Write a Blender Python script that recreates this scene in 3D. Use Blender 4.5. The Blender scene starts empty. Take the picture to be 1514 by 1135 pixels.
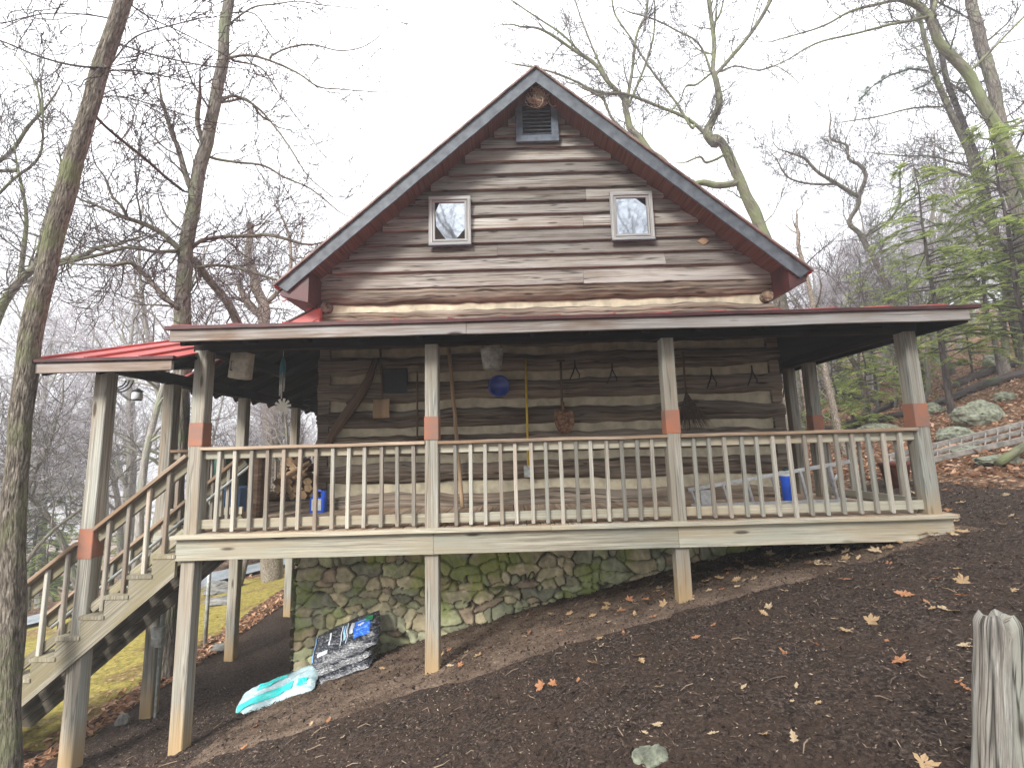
import bpy, math, random
import numpy as np
from mathutils import Vector, Matrix, noise
random.seed(7)
R = math.radians
SC = bpy.context.scene
COL = SC.collection
# ------------------------------------------------------------------ camera maths
F, CX, CY = 690.0, 757.0, 567.5
CAM = Vector((0, -5.0, 0.80))
PITCH, ROLL = R(8.0), R(1.55)
_f = Vector((0, math.cos(PITCH), math.sin(PITCH)))
_r = Vector((1, 0, 0)); _u = _r.cross(_f)
RT = _r*math.cos(ROLL) - _u*math.sin(ROLL)
UP = _u*math.cos(ROLL) + _r*math.sin(ROLL)
def ray(px, py): return _f + RT*((px-CX)/F) - UP*((py-CY)/F)
def at(px, py, y):
    d = ray(px, py); return CAM + d*((y-CAM.y)/d.y)
def pxm(y): return F/(y+5.0)           # pixels of the photo per metre at depth y

# ------------------------------------------------------------------ terrain
def lerp_tab(x, t):
    if x <= t[0][0]: return t[0][1]
    for (a, b), (c, d) in zip(t, t[1:]):
        if x <= c: return b+(d-b)*(x-a)/(c-a)
    return t[-1][1]
TX = [(-120,-16),(-40,-9),(-22,-5.2),(-14,-3.3),(-9,-2.55),(-6,-2.3),(-4.4,-2.16),(-3.35,-2.02),(-.87,-1.35),(1.68,-.74),(4.3,-.17),(6,.22),(8.4,.80),(14.6,2.7),(22,5.3),(40,11.5),(70,19),(120,28)]
def sm(a, b, x):
    t = min(1, max(0, (x-a)/(b-a))); return t*t*(3-2*t)
def gz(x, y):
    z = lerp_tab(x, TX)
    if y < 0: z += .035*(-y)
    k = min(max(y, 0), 1.9)
    z -= k*.14*sm(-5.5, -3.0, x)*(1-sm(3.2, 5, x))
    if y > 6 and x < 0: z -= (y-6)*.035*sm(0, 8, -x)
    return z
def gn(x, y):
    z = gz(x, y)
    z += .035*noise.noise((x*.9, y*.9, 3)) + .012*noise.noise((x*5, y*5, 8))
    if -4.5<y<2.6: z += .024*noise.noise((x*3.6, y*3.6, 12)) + .015*noise.noise((x*11, y*11, 2)) + .009*noise.noise((x*24, y*24, 5))
    if y > 4 or abs(x) > 7: z += .12*noise.noise((x*.25, y*.25, 1))*min(1, max(abs(x)-6, y-3, 0)/4)
    return z
def hit(px, py, t0=1.5, t1=90):
    d = ray(px, py); t = t0; st = .03
    while t < t1:
        p = CAM+d*t
        if p.z < gn(p.x, p.y): return Vector((p.x, p.y, gn(p.x, p.y)))
        t += st; st *= 1.01
    return CAM+d*t1

# ------------------------------------------------------------------ mesh builder
class MB:
    def __init__(s): s.v=[]; s.f=[]; s.uv=[]; s.rn=[]
    def face(s, idx, uv, rn=0.5):
        s.f.append(tuple(idx)); s.uv.extend(uv); s.rn.extend([rn]*len(idx))
    def build(s, name, mat, parent=None, smooth=False, label=None):
        me = bpy.data.meshes.new(name)
        me.from_pydata([tuple(v) for v in s.v], [], s.f)
        ul = me.uv_layers.new(name='UVMap'); ul.data.foreach_set('uv', np.array(s.uv, dtype=np.float32).ravel())
        rl = me.uv_layers.new(name='Rnd'); a = np.zeros((len(s.rn), 2), dtype=np.float32); a[:,0] = s.rn; rl.data.foreach_set('uv', a.ravel())
        if smooth: me.polygons.foreach_set('use_smooth', [True]*len(me.polygons))
        me.materials.append(mat)
        o = bpy.data.objects.new(name, me); COL.objects.link(o)
        if parent is not None:
            o.parent = parent; o.matrix_parent_inverse = parent.matrix_world.inverted() if False else Matrix.Translation(-parent.location) if parent.rotation_euler[:]==(0,0,0) else parent.matrix_basis.inverted()
        if label: o['label'] = label
        return o
def frame_from(d, up=Vector((0,0,1))):
    d = d.normalized()
    if abs(d.dot(up)) > .98: up = Vector((0,1,0))
    s = d.cross(up).normalized(); u = s.cross(d).normalized()
    return d, s, u
def board(mb, p0, p1, w, t, up=(0,0,1), n=1, jit=0.0, ch=.004, rnd=None, u0=None, cut=0):
    """beam from p0 to p1; w = size along 'up', t = size across; chamfered edges"""
    p0=Vector(p0); p1=Vector(p1); d, s, u = frame_from(p1-p0, Vector(up)); L=(p1-p0).length
    if rnd is None: rnd=random.random()
    if u0 is None: u0=random.random()*20
    a, b, c = t/2, w/2, min(ch, t*.3, w*.3)
    prof=[(-a,-b+c),(-a,b-c),(-a+c,b),(a-c,b),(a,b-c),(a,-b+c),(a-c,-b),(-a+c,-b)]
    per=[0]
    for i in range(8):
        q=prof[i]; r=prof[(i+1)%8]; per.append(per[-1]+math.hypot(q[0]-r[0], q[1]-r[1]))
    base=len(mb.v)
    for k in range(n+1):
        f=k/n; c0=p0+d*(L*f)
        jx=jit*noise.noise((f*L*1.7+rnd*99, rnd*31, 1)) if jit else 0
        jy=jit*noise.noise((f*L*1.7+rnd*77, rnd*13, 5)) if jit else 0
        for (x,y) in prof:
            e = cut*(y/w) if k==n else 0
            ww = jit*.6*noise.noise((f*L*6+rnd*50, y*40, x*40)) if jit else 0
            mb.v.append(c0+s*(x+jx)+u*(y+jy+ww)+d*e)
    for k in range(n):
        for i in range(8):
            j=(i+1)%8; q=base+k*8
            ua=u0+L*k/n; ub=u0+L*(k+1)/n
            mb.face((q+i,q+j,q+8+j,q+8+i), [(ua,per[i]),(ua,per[i+1]),(ub,per[i+1]),(ub,per[i])], rnd)
    for q,rev in ((base,False),(base+n*8,True)):
        ix=list(range(q,q+8)); uv=[(u0*3+x*.3,y) for x,y in prof]
        if not rev: ix=ix[::-1]; uv=uv[::-1]
        ix = ix[::-1]; uv=uv[::-1]
        mb.face(ix, uv, rnd)
def box(mb, lo, hi, rnd=None):
    lo=Vector(lo); hi=Vector(hi); c=(lo+hi)/2; s=hi-lo
    ax=max(range(3), key=lambda i:s[i]); d=Vector((0,0,0)); d[ax]=1
    oth=[i for i in range(3) if i!=ax]; up=Vector((0,0,0)); up[oth[1]]=1
    if ax==2: up=Vector((0,1,0))
    hw=s[oth[1]] if ax!=2 else s[1]; ht=s[oth[0]] if ax!=2 else s[0]
    board(mb, c-d*s[ax]/2, c+d*s[ax]/2, hw, ht, up, rnd=rnd)
def tube(mb, pts, rad, n=6, rnd=.5, cap=True, u0=0, rough=0, squash=None):
    if len(pts)<2: return
    base=len(mb.v); L=u0; us=[]
    d=(pts[1]-pts[0]).normalized()
    ref=Vector((0,0,1)) if abs(d.z)<.9 else Vector((1,0,0))
    s=d.cross(ref).normalized(); u=s.cross(d)
    for k,p in enumerate(pts):
        if k>0: L+=(pts[k]-pts[k-1]).length
        us.append(L)
        dd=((pts[min(k+1,len(pts)-1)]-pts[max(k-1,0)])).normalized()
        s=(s-dd*s.dot(dd)); 
        s = s.normalized() if s.length>1e-6 else dd.orthogonal().normalized()
        u=s.cross(dd)
        r=rad[k]
        for i in range(n):
            a=2*math.pi*i/n; rr=r
            if rough: rr*=1+rough*noise.noise((math.cos(a)*1.6+rnd*9, math.sin(a)*1.6, L*1.3))+rough*.5*noise.noise((math.cos(a)*6+rnd*9, math.sin(a)*6, L*5))
            mb.v.append(p+s*(math.cos(a)*rr)+u*(math.sin(a)*rr*(squash or 1)))
    m=2*math.pi
    for k in range(len(pts)-1):
        q=base+k*n
        va=m*rad[k]/n
        for i in range(n):
            j=(i+1)%n
            mb.face((q+i,q+j,q+n+j,q+n+i), [(us[k],va*i),(us[k],va*(i+1)),(us[k+1],va*(i+1)),(us[k+1],va*i)], rnd)
    if cap and n>3:
        for q,rev in ((base,1),(base+(len(pts)-1)*n,0)):
            ix=list(range(q,q+n)); ix=ix[::-1] if rev else ix
            mb.face(ix, [(us[0],.01*i) for i in range(n)], rnd)
def cyl(mb, p0, p1, r0, r1=None, n=16, rnd=.5): tube(mb, [Vector(p0),Vector(p1)], [r0, r0 if r1 is None else r1], n, rnd)
def lathe(mb, prof, c, n=24, rnd=.5, M=None):
    base=len(mb.v); c=Vector(c)
    for (r,z) in prof:
        for i in range(n):
            a=2*math.pi*i/n; p=Vector((r*math.cos(a), r*math.sin(a), z))
            mb.v.append(c+(M@p if M else p))
    for k in range(len(prof)-1):
        for i in range(n):
            j=(i+1)%n; q=base+k*n
            mb.face((q+i,q+j,q+n+j,q+n+i), [(i/n,k*.1),((i+1)/n,k*.1),((i+1)/n,k*.1+.1),(i/n,k*.1+.1)], rnd)
def rock(mb, c, s, seed, sub=4, rnd=.5, amp=.35):
    import bmesh
    bm=bmesh.new(); bmesh.ops.create_icosphere(bm, subdivisions=sub, radius=1)
    base=len(mb.v); c=Vector(c)
    for v in bm.verts:
        p=v.co.copy(); k=1+amp*noise.noise(p*1.1+Vector((seed,0,0)))+amp*.4*noise.noise(p*3+Vector((0,seed,0)))+.06*noise.noise(p*8+Vector((0,0,seed)))
        q=Vector((round(p.x*3)/3, round(p.y*3)/3, round(p.z*3)/3))*.35+p*.65
        mb.v.append(c+Vector((q.x*s[0]*k, q.y*s[1]*k, q.z*s[2]*k)))
    for f in bm.faces:
        mb.face([base+v.index for v in f.verts], [(v.co.x+v.co.z*.3, v.co.y+v.co.z) for v in f.verts], rnd)
    bm.free()
def tag(o, label=None, cat=None, group=None, kind=None):
    if label: o['label']=label
    if cat: o['category']=cat
    if group: o['group']=group
    if kind: o['kind']=kind
    return o
def empty(name, loc, label, cat, group=None):
    o=bpy.data.objects.new(name, None); COL.objects.link(o); o.location=loc; o.empty_display_size=.2
    return tag(o, label, cat, group)

# ------------------------------------------------------------------ materials
class NT:
    def __init__(s, name, rough=.85, spec=.3):
        s.m=bpy.data.materials.new(name); s.m.use_nodes=True; s.t=s.m.node_tree; s.t.nodes.clear()
        s.out=s.n('ShaderNodeOutputMaterial'); s.b=s.n('ShaderNodeBsdfPrincipled')
        s.b.inputs['Roughness'].default_value=rough; s.b.inputs['Specular IOR Level'].default_value=spec
        s.l(s.b.outputs[0], s.out.inputs[0])
    def n(s, t, **k):
        o=s.t.nodes.new(t)
        for a,b in k.items(): setattr(o,a,b)
        return o
    def l(s,a,b): s.t.links.new(a,b)
    def uv(s, name='UVMap'): return s.n('ShaderNodeUVMap', uv_map=name).outputs[0]
    def pos(s): return s.n('ShaderNodeNewGeometry').outputs['Position']
    def rnd(s):
        x=s.n('ShaderNodeSeparateXYZ'); s.l(s.uv('Rnd'), x.inputs[0]); return x.outputs[0]
    def math(s, op, a, b=None, c=None):
        m=s.n('ShaderNodeMath', operation=op)
        for i,v in enumerate((a,b,c)):
            if v is None: continue
            if isinstance(v,(int,float)): m.inputs[i].default_value=v
            else: s.l(v, m.inputs[i])
        return m.outputs[0]
    def scale(s, v, sc, add=None):
        m=s.n('ShaderNodeVectorMath', operation='MULTIPLY'); s.l(v, m.inputs[0]); m.inputs[1].default_value=sc
        return m.outputs[0]
    def grain(s, su, sv, seed=1.0):
        x=s.n('ShaderNodeSeparateXYZ'); s.l(s.uv(), x.inputs[0])
        c=s.n('ShaderNodeCombineXYZ')
        s.l(s.math('MULTIPLY', x.outputs[0], su), c.inputs[0]); s.l(s.math('MULTIPLY', x.outputs[1], sv), c.inputs[1])
        s.l(s.math('MULTIPLY_ADD', s.rnd(), 37.0*seed, seed*5), c.inputs[2]); return c.outputs[0]
    def noise(s, v, sc=1, det=5, dist=0, rough=.55):
        n=s.n('ShaderNodeTexNoise'); s.l(v, n.inputs['Vector']); n.inputs['Scale'].default_value=sc
        n.inputs['Detail'].default_value=det; n.inputs['Distortion'].default_value=dist; n.inputs['Roughness'].default_value=rough
        return n.outputs[0]
    def ramp(s, f, st, interp='LINEAR'):
        r=s.n('ShaderNodeValToRGB'); r.color_ramp.interpolation=interp; s.l(f, r.inputs[0])
        e=r.color_ramp.elements
        while len(e)<len(st): e.new(.5)
        for q,(p,c) in zip(e, st):
            q.position=p; q.color=(c,c,c,1) if isinstance(c,(int,float)) else (*c,1)
        return r.outputs[0]
    def mix(s, f, a, b, bt='MIX'):
        m=s.n('ShaderNodeMix', data_type='RGBA', blend_type=bt)
        for i,v in ((0,f),(6,a),(7,b)):
            if isinstance(v,(int,float)): m.inputs[i].default_value=v
            elif isinstance(v,tuple): m.inputs[i].default_value=(*v,1)
            else: s.l(v, m.inputs[i])
        return m.outputs[2]
    def col(s, c):
        if isinstance(c,tuple): s.b.inputs['Base Color'].default_value=(*c,1)
        else: s.l(c, s.b.inputs['Base Color'])
    def bump(s, h, st=.3, d=.01):
        b=s.n('ShaderNodeBump'); b.inputs['Strength'].default_value=st; b.inputs['Distance'].default_value=d
        s.l(h, b.inputs['Height']); s.l(b.outputs[0], s.b.inputs['Normal'])
def wood(name, dark, mid, light, su=1.1, sv=42, tint=None, stain=None, knots=True, bump=.5, rough=.85, crack=0.0, rv=.3, low=None):
    t=NT(name, rough, .2)
    g=t.grain(su, sv); n1=t.noise(g, 1, 6, .6, .6)
    c=t.ramp(n1, [(.28,dark),(.47,mid),(.68,light)])
    g2=t.grain(.9, 3.5, 2.0); n2=t.noise(g2, 1, 4, .8)
    n3=t.noise(t.grain(su*2.2, sv*3.3, 1.7),1,5,.3,.7)
    c=t.mix(1.0,c,t.ramp(n3,[(.34,.42),(.50,1.0),(.68,1.38)]),'MULTIPLY')
    if stain: c=t.mix(t.ramp(n2, [(.42,0),(.62,.85)]), c, stain)
    if tint: c=t.mix(t.ramp(t.noise(t.grain(.5,6,3.0),1,3), [(.4,0),(.65,.6)]), c, tint)
    if knots:
        v=t.n('ShaderNodeTexVoronoi'); t.l(t.grain(1.6, 7, 4.0), v.inputs['Vector']); v.inputs['Scale'].default_value=.8
        k=t.ramp(v.outputs['Distance'], [(.07,1),(.13,0)])
        c=t.mix(t.math('MULTIPLY',k,.8), c, (.035,.022,.014))
    if crack:
        cr=t.ramp(t.noise(t.grain(.35, 14, 6.0),1,3,.4), [(.475,0),(.5,1),(.525,0)])
        c=t.mix(t.math('MULTIPLY',cr,crack), c, (.012,.009,.007))
    if low:
        x=t.n('ShaderNodeSeparateXYZ'); t.l(t.uv(), x.inputs[0])
        f=t.ramp(t.math('ADD', x.outputs[0], t.math('MULTIPLY', n2, .5)), [(.55,.85),(.95,0)])
        c=t.mix(f, c, low)
    vv=t.ramp(t.rnd(), [(0,1-rv),(1,1+rv*.6)]); c=t.mix(1.0, c, vv, 'MULTIPLY')
    t.col(c); t.bump(t.math('ADD',n1,n3), bump, .006); return t.m
def plain(name, c, rough=.5, metal=0, var=.15, sc=14, spec=.4, bump=0, c2=None):
    t=NT(name, rough, spec); t.b.inputs['Metallic'].default_value=metal
    co=t.n('ShaderNodeTexCoord').outputs['Object']; n=t.noise(co, sc, 5)
    c2 = c2 or tuple(x*(1-2.2*var) for x in c)
    t.col(t.mix(t.ramp(n,[(.35,0),(.65,1)]), c2, tuple(min(1,x*(1+var*.6)) for x in c)))
    if bump: t.bump(n, bump, .004)
    return t.m
M={}
M['siding']=wood('siding_wood',(.12,.10,.082),(.245,.218,.186),(.40,.375,.34),1.1,80,tint=(.37,.355,.335),stain=(.16,.13,.105),crack=.85,rv=.42)
M['log']=wood('log_wood',(.045,.031,.021),(.22,.16,.115),(.42,.34,.26),.8,40,tint=(.36,.31,.26),stain=(.09,.064,.046),crack=.9,bump=.9,rv=.3)
M['deck_wood']=wood('weathered_deck_wood',(.18,.155,.115),(.39,.355,.275),(.56,.52,.42),.9,60,tint=(.39,.41,.35),stain=(.38,.31,.21),rv=.25)
M['baluster']=wood('baluster_wood',(.15,.13,.105),(.36,.325,.27),(.55,.52,.46),1.4,90,tint=(.35,.37,.33),stain=(.33,.25,.19),rv=.45)
M['post']=wood('post_wood',(.13,.115,.09),(.31,.285,.235),(.47,.44,.385),.9,60,tint=(.34,.36,.33),stain=(.26,.21,.155),rv=.3,low=(.38,.26,.13),crack=.5)
M['stair_shade']=wood('shaded_stair_wood',(.035,.03,.022),(.085,.073,.055),(.15,.13,.10),.9,50,rv=.2)  # darker copy of the stair wood, shade under the treads put into its colour
M['rail']=wood('rail_cap_wood',(.14,.095,.065),(.35,.265,.195),(.50,.40,.31),1,60,stain=(.28,.18,.11),rv=.2)
M['stairwood']=wood('stair_wood',(.10,.09,.065),(.25,.225,.17),(.40,.365,.29),.9,60,stain=(.22,.19,.11),rv=.25)
M['fascia']=wood('fascia_wood',(.09,.07,.055),(.32,.28,.25),(.52,.49,.47),.9,50,tint=(.50,.49,.49),stain=(.20,.13,.085),rv=.15)
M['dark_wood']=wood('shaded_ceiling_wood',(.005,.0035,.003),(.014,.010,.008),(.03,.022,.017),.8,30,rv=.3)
M['edge']=plain('brown_metal_edge',(.20,.13,.11),.5,0,.3,5)
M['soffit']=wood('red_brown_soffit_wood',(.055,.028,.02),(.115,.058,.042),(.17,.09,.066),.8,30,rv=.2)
M['barge']=plain('slate_painted_board',(.095,.11,.125),.6,0,.2,9,bump=.3,c2=(.05,.06,.072))
M['vent']=plain('blue_grey_paint',(.10,.125,.16),.6,0,.2,12)
M['red_metal']=plain('red_metal_roofing',(.42,.065,.055),.4,0,.2,2.2,spec=.5,c2=(.30,.055,.05))
M['maroon']=plain('maroon_metal_edge',(.07,.018,.018),.5,0,.2,6)
M['band']=plain('brick_red_painted_band',(.33,.125,.07),.6,0,.2,6,bump=.4,c2=(.24,.135,.10))
M['chink']=plain('cream_mortar_chinking',(.53,.475,.35),.95,0,.13,7,bump=.8)
M['lightwood']=wood('grey_window_frame',(.18,.18,.175),(.30,.30,.29),(.42,.42,.41),1,60,knots=False,rv=.1)
M['endgrain']=plain('log_end_grain',(.30,.22,.15),.9,0,.4,22,bump=.8)
M['galv']=plain('galvanised_metal',(.42,.44,.43),.5,.35,.2,18)
M['blue_enamel']=plain('blue_enamel',(.03,.06,.32),.25,0,.1,5)
M['blue_plastic']=plain('blue_plastic',(.02,.10,.60),.35,0,.05,5)
M['bin_blue']=plain('faded_blue_plastic',(.17,.33,.62),.5,0,.08,5)
M['dark_green']=plain('dark_green_cover',(.02,.06,.045),.6,0,.2,6)
M['yellow']=plain('yellow_fibreglass',(.75,.52,.05),.4,0,.1,9)
M['rust']=plain('rusty_steel',(.30,.16,.085),.75,0,.35,26,bump=.5,c2=(.07,.035,.022))
M['palewood']=wood('pale_handle_wood',(.25,.16,.09),(.42,.29,.18),(.55,.40,.27),2,70,knots=False)
M['brown_handle']=wood('brown_handle_wood',(.07,.045,.03),(.14,.09,.06),(.2,.14,.1),2,70,knots=False)
M['twigbroom']=plain('dry_twig_bristle',(.16,.115,.085),.9,0,.35,60)
M['alu']=plain('dull_aluminium',(.62,.64,.66),.42,.55,.1,20)
M['alu_dull']=plain('weathered_aluminium',(.31,.29,.26),.6,.3,.2,12)
M['black_iron']=plain('black_iron',(.02,.02,.022),.5,.3,.1,9)
M['teal']=plain('teal_enamel',(.03,.22,.28),.4,0,.2,30)
M['white_paint']=plain('white_paint',(.82,.80,.72),.6,0,.08,10)
M['bucket_white']=plain('weathered_white_metal',(.52,.50,.43),.6,.1,.18,14)
M['moss_rock']=plain('lichen_covered_rock',(.22,.235,.17),.95,0,.3,16,bump=1,c2=(.10,.105,.08))
M['stake']=wood('old_silver_fence_wood',(.09,.075,.06),(.27,.25,.22),(.42,.40,.365),3.5,80,tint=(.40,.42,.36),stain=(.30,.26,.21),crack=.9,bump=.4,rv=.05)
M['terracotta']=plain('dark_clay',(.16,.045,.03),.7,0,.2,10)
M['nest']=plain('dry_grass_nest',(.62,.50,.36),.9,0,.3,60)
M['car']=plain('dark_car_paint',(.05,.055,.06),.3,0,.1,3)
M['gravel']=plain('pale_driveway',(.27,.30,.32),.9,0,.15,14,bump=.6)
M['flag']=plain('flagstone',(.24,.235,.215),.9,0,.3,5,bump=.6)
M['splitwood']=wood('split_firewood',(.30,.18,.09),(.50,.34,.19),(.66,.50,.31),2,40,stain=(.20,.11,.07),knots=False,rv=.4)
M['lens']=plain('frosted_lamp_glass',(.62,.36,.32),.3,0,.12,60)
M['clip']=plain('clear_plastic',(.6,.62,.64),.3,0,.1,9)
def glass():
    t=NT('window_glass',.04,1.0); t.b.inputs['Metallic'].default_value=1.0; t.col((.50,.54,.58)); return t.m
M['glass']=glass()
def bark(name, dark, mid, light, lichen, amt=.4, sv=16, su=3.5, bump=1.2):
    t=NT(name,.95,.1); g=t.grain(su, sv); n=t.noise(g,1,6,.8,.65)
    c=t.ramp(n,[(.32,dark),(.5,mid),(.68,light)])
    l=t.noise(t.pos(),2.2,6); f=t.ramp(l,[(.60-amt*.3,0),(.72-amt*.2,.85)])
    c=t.mix(f,c,lichen); v=t.n('ShaderNodeTexVoronoi'); t.l(g,v.inputs['Vector']); v.inputs['Scale'].default_value=1.2
    h=t.math('ADD',n,t.math('MULTIPLY',v.outputs['Distance'],.6)); t.col(c); t.bump(h,bump,.02); return t.m
M['bark_near']=bark('furrowed_grey_bark',(.035,.028,.022),(.165,.14,.112),(.36,.32,.265),(.18,.195,.10),.35,48,9,1.8)
M['bark']=bark('grey_brown_bark',(.035,.03,.025),(.15,.13,.11),(.28,.25,.22),(.15,.165,.10),.4,26,6,1.5)
M['bark_moss']=bark('mossy_bark',(.05,.045,.035),(.14,.13,.10),(.25,.23,.19),(.17,.195,.095),.62)
M['bark_dark']=bark('dark_branch_bark',(.03,.025,.024),(.075,.063,.06),(.12,.10,.095),(.09,.10,.07),.2)
M['bark_speck']=bark('speckled_pale_bark',(.06,.05,.04),(.24,.20,.16),(.48,.44,.38),(.24,.23,.17),.3,45,30,1.0)
M['twig']=plain('bare_twig',(.085,.068,.068),.9,0,.2,3)
M['twig_hazed']=plain('hazed_bare_twig',(.36,.335,.36),.95,0,.15,3)  # twig colour bleached to imitate haze over the distant trees
M['bark_hazed']=bark('hazed_grey_bark',(.14,.125,.115),(.26,.24,.22),(.36,.34,.32),(.24,.26,.18),.4)  # bark paled likewise, distance haze put into its colour
def leafmat(name, a, b, c, tr=.35):
    t=NT(name,.8,.2); t.col(t.ramp(t.rnd(),[(0,a),(.5,b),(1,c)]))
    tl=t.n('ShaderNodeBsdfTranslucent'); t.l(t.ramp(t.rnd(),[(0,a),(.5,b),(1,c)]), tl.inputs[0])
    m=t.n('ShaderNodeMixShader'); m.inputs[0].default_value=tr; t.l(t.b.outputs[0],m.inputs[1]); t.l(tl.outputs[0],m.inputs[2]); t.l(m.outputs[0],t.out.inputs[0])
    return t.m
M['needle']=leafmat('soft_green_needles',(.15,.21,.075),(.32,.40,.135),(.50,.55,.20),.5)
M['needle_dark']=leafmat('dark_pine_needles',(.045,.08,.05),(.08,.125,.07),(.13,.18,.09),.3)
M['leaf_tan']=leafmat('tan_dry_leaf',(.34,.22,.12),(.44,.30,.165),(.54,.40,.25),.2)
M['leaf_orange']=leafmat('rust_orange_dry_leaf',(.34,.15,.075),(.42,.20,.10),(.50,.28,.16),.2)
M['leaf_pale']=leafmat('pale_dry_leaf',(.42,.31,.19),(.50,.38,.24),(.58,.46,.31),.2)
M['litter']=leafmat('leaf_litter',(.20,.09,.045),(.42,.23,.13),(.62,.42,.30),.2)
def chipmat():
    t=NT('mulch_chips',.95,.1); t.col(t.ramp(t.rnd(),[(0,(.012,.008,.007)),(.5,(.05,.035,.028)),(.82,(.15,.11,.09)),(.95,(.27,.20,.14)),(1,(.50,.40,.28))])); return t.m
M['chips']=chipmat()
def stonemat():
    t=NT('fieldstone',.92,.2)
    c=t.n('ShaderNodeVertexColor'); c.layer_name='Col'
    n=t.noise(t.pos(),9,6,.3); n2=t.noise(t.pos(),45,4)
    k=t.mix(1.0,c.outputs[0],t.ramp(n,[(.3,.62),(.7,1.35)]),'MULTIPLY')
    moss=t.noise(t.pos(),2.1,4); x=t.n('ShaderNodeSeparateXYZ'); t.l(t.pos(),x.inputs[0])
    f=t.math('MULTIPLY', t.ramp(moss,[(.49,0),(.60,.8)]), t.ramp(t.math('MULTIPLY_ADD',x.outputs[2],.5,1.3),[(.35,0),(.75,1)]))
    k=t.mix(t.math('MULTIPLY',f,.75),k,(.33,.42,.06)); t.col(k); t.bump(t.math('ADD',n,n2),.6,.012); return t.m
M['stone']=stonemat()
def groundmat():
    t=NT('ground_cover',.97,.12)
    c=t.n('ShaderNodeVertexColor'); c.layer_name='Zone'; s=t.n('ShaderNodeSeparateColor'); t.l(c.outputs[0],s.inputs[0])
    p=t.pos(); wob=t.math('MULTIPLY_ADD',t.noise(p,3.5,5),.9,-.45)
    mul=t.noise(p,38,8,.5,.75); m2=t.noise(p,3,5)
    wet=t.ramp(mul,[(.30,(.010,.007,.006)),(.46,(.038,.028,.022)),(.58,(.10,.072,.058)),(.74,(.24,.175,.135))])
    wet=t.mix(t.ramp(m2,[(.45,0),(.62,.6)]),wet,(.075,.05,.037))
    dry=t.ramp(mul,[(.28,(.08,.053,.037)),(.5,(.21,.15,.11)),(.75,(.42,.32,.24))])
    dry=t.mix(t.ramp(m2,[(.4,0),(.62,.7)]),dry,(.075,.05,.036))
    v=t.n('ShaderNodeTexVoronoi'); t.l(p,v.inputs['Vector']); v.inputs['Scale'].default_value=17; v.inputs['Randomness'].default_value=1
    sv=t.n('ShaderNodeSeparateColor'); t.l(v.outputs['Color'],sv.inputs[0])
    leaf=t.ramp(sv.outputs[0],[(0,(.07,.035,.02)),(.35,(.24,.12,.065)),(.7,(.42,.25,.15)),(1,(.58,.42,.30))])
    leaf=t.mix(t.ramp(v.outputs['Distance'],[(.25,0),(.5,.7)]),leaf,(.045,.028,.018))
    gn_=t.noise(p,14,7,.4,.7)
    lawn=t.ramp(gn_,[(.3,(.08,.07,.02)),(.48,(.27,.23,.055)),(.62,(.40,.31,.10)),(.75,(.46,.33,.20))])
    lawn=t.mix(t.ramp(t.noise(p,1.3,5),[(.50,0),(.62,.7)]),lawn,leaf)
    def th(x): return t.ramp(t.math('ADD',x,wob),[(.42,0),(.58,1)])
    k=t.mix(th(s.outputs[2]),lawn,leaf); k=t.mix(th(s.outputs[0]),k,wet); k=t.mix(th(s.outputs[1]),k,dry)
    t.col(k); t.bump(t.math('ADD',mul,t.math('MULTIPLY',v.outputs['Distance'],.3)),1.0,.025); return t.m
M['ground']=groundmat()

# ------------------------------------------------------------------ ground sheet
def graded(lo, hi, a, b, fine, g=1.09):
    out=[a]; 
    while out[-1]<b: out.append(out[-1]+fine)
    st=fine
    while out[-1]<hi: st*=g; out.append(out[-1]+st)
    l=[a]; st=fine
    while l[-1]>lo: st*=g; l.append(l[-1]-st)
    return l[:0:-1]+out
xs=graded(-130,130,-5.5,7,.042,1.07); ys=graded(-30,130,-4.2,2.6,.042,1.07)
def zone(x,y):
    dry = 1.0 if (-3.0<x<4.6 and -.38+.03*x<y<1.9) else 0.0
    e=-4.75 - .05*(y)   # lawn edge
    mulch=0.0
    if y<5.5 and x>e+.35*max(0,-y) and x<6.1+.3*y*0 and y<2.4+max(0,-x)*1.3: mulch=1.0
    if y<.2 and x<e: mulch=1.0 if x>-5.6+.6*y else 0
    if y<-.3 : mulch=1.0 if x>-7 else 0
    if x>5.8 and y>.3+.5*(6.4-x): mulch=0
    lit=0.0
    if x>4.6: lit=1.0
    if x<e: lit=.75 if x>e-.35 or y<.5 else (.12 if y<8 else .75)
    if y>13: lit=1.0
    if x>-3 and y>2.4: lit=1.0
    return mulch, dry, lit
mb_v=[(x,y,gn(x,y)) for y in ys for x in xs]; nx=len(xs); ny=len(ys)
fc=[(j*nx+i,j*nx+i+1,(j+1)*nx+i+1,(j+1)*nx+i) for j in range(ny-1) for i in range(nx-1)]
me=bpy.data.meshes.new('ground'); me.from_pydata(mb_v,[],fc); me.polygons.foreach_set('use_smooth',[True]*len(fc))
ca=me.color_attributes.new('Zone','FLOAT_COLOR','POINT')
ca.data.foreach_set('color', np.array([(*zone(v[0],v[1]),1) for v in mb_v],dtype=np.float32).ravel())
me.materials.append(M['ground']); g=bpy.data.objects.new('ground',me); COL.objects.link(g)
tag(g,'sloping ground with dark mulch, leaf litter and mossy lawn',kind='structure')
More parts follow.
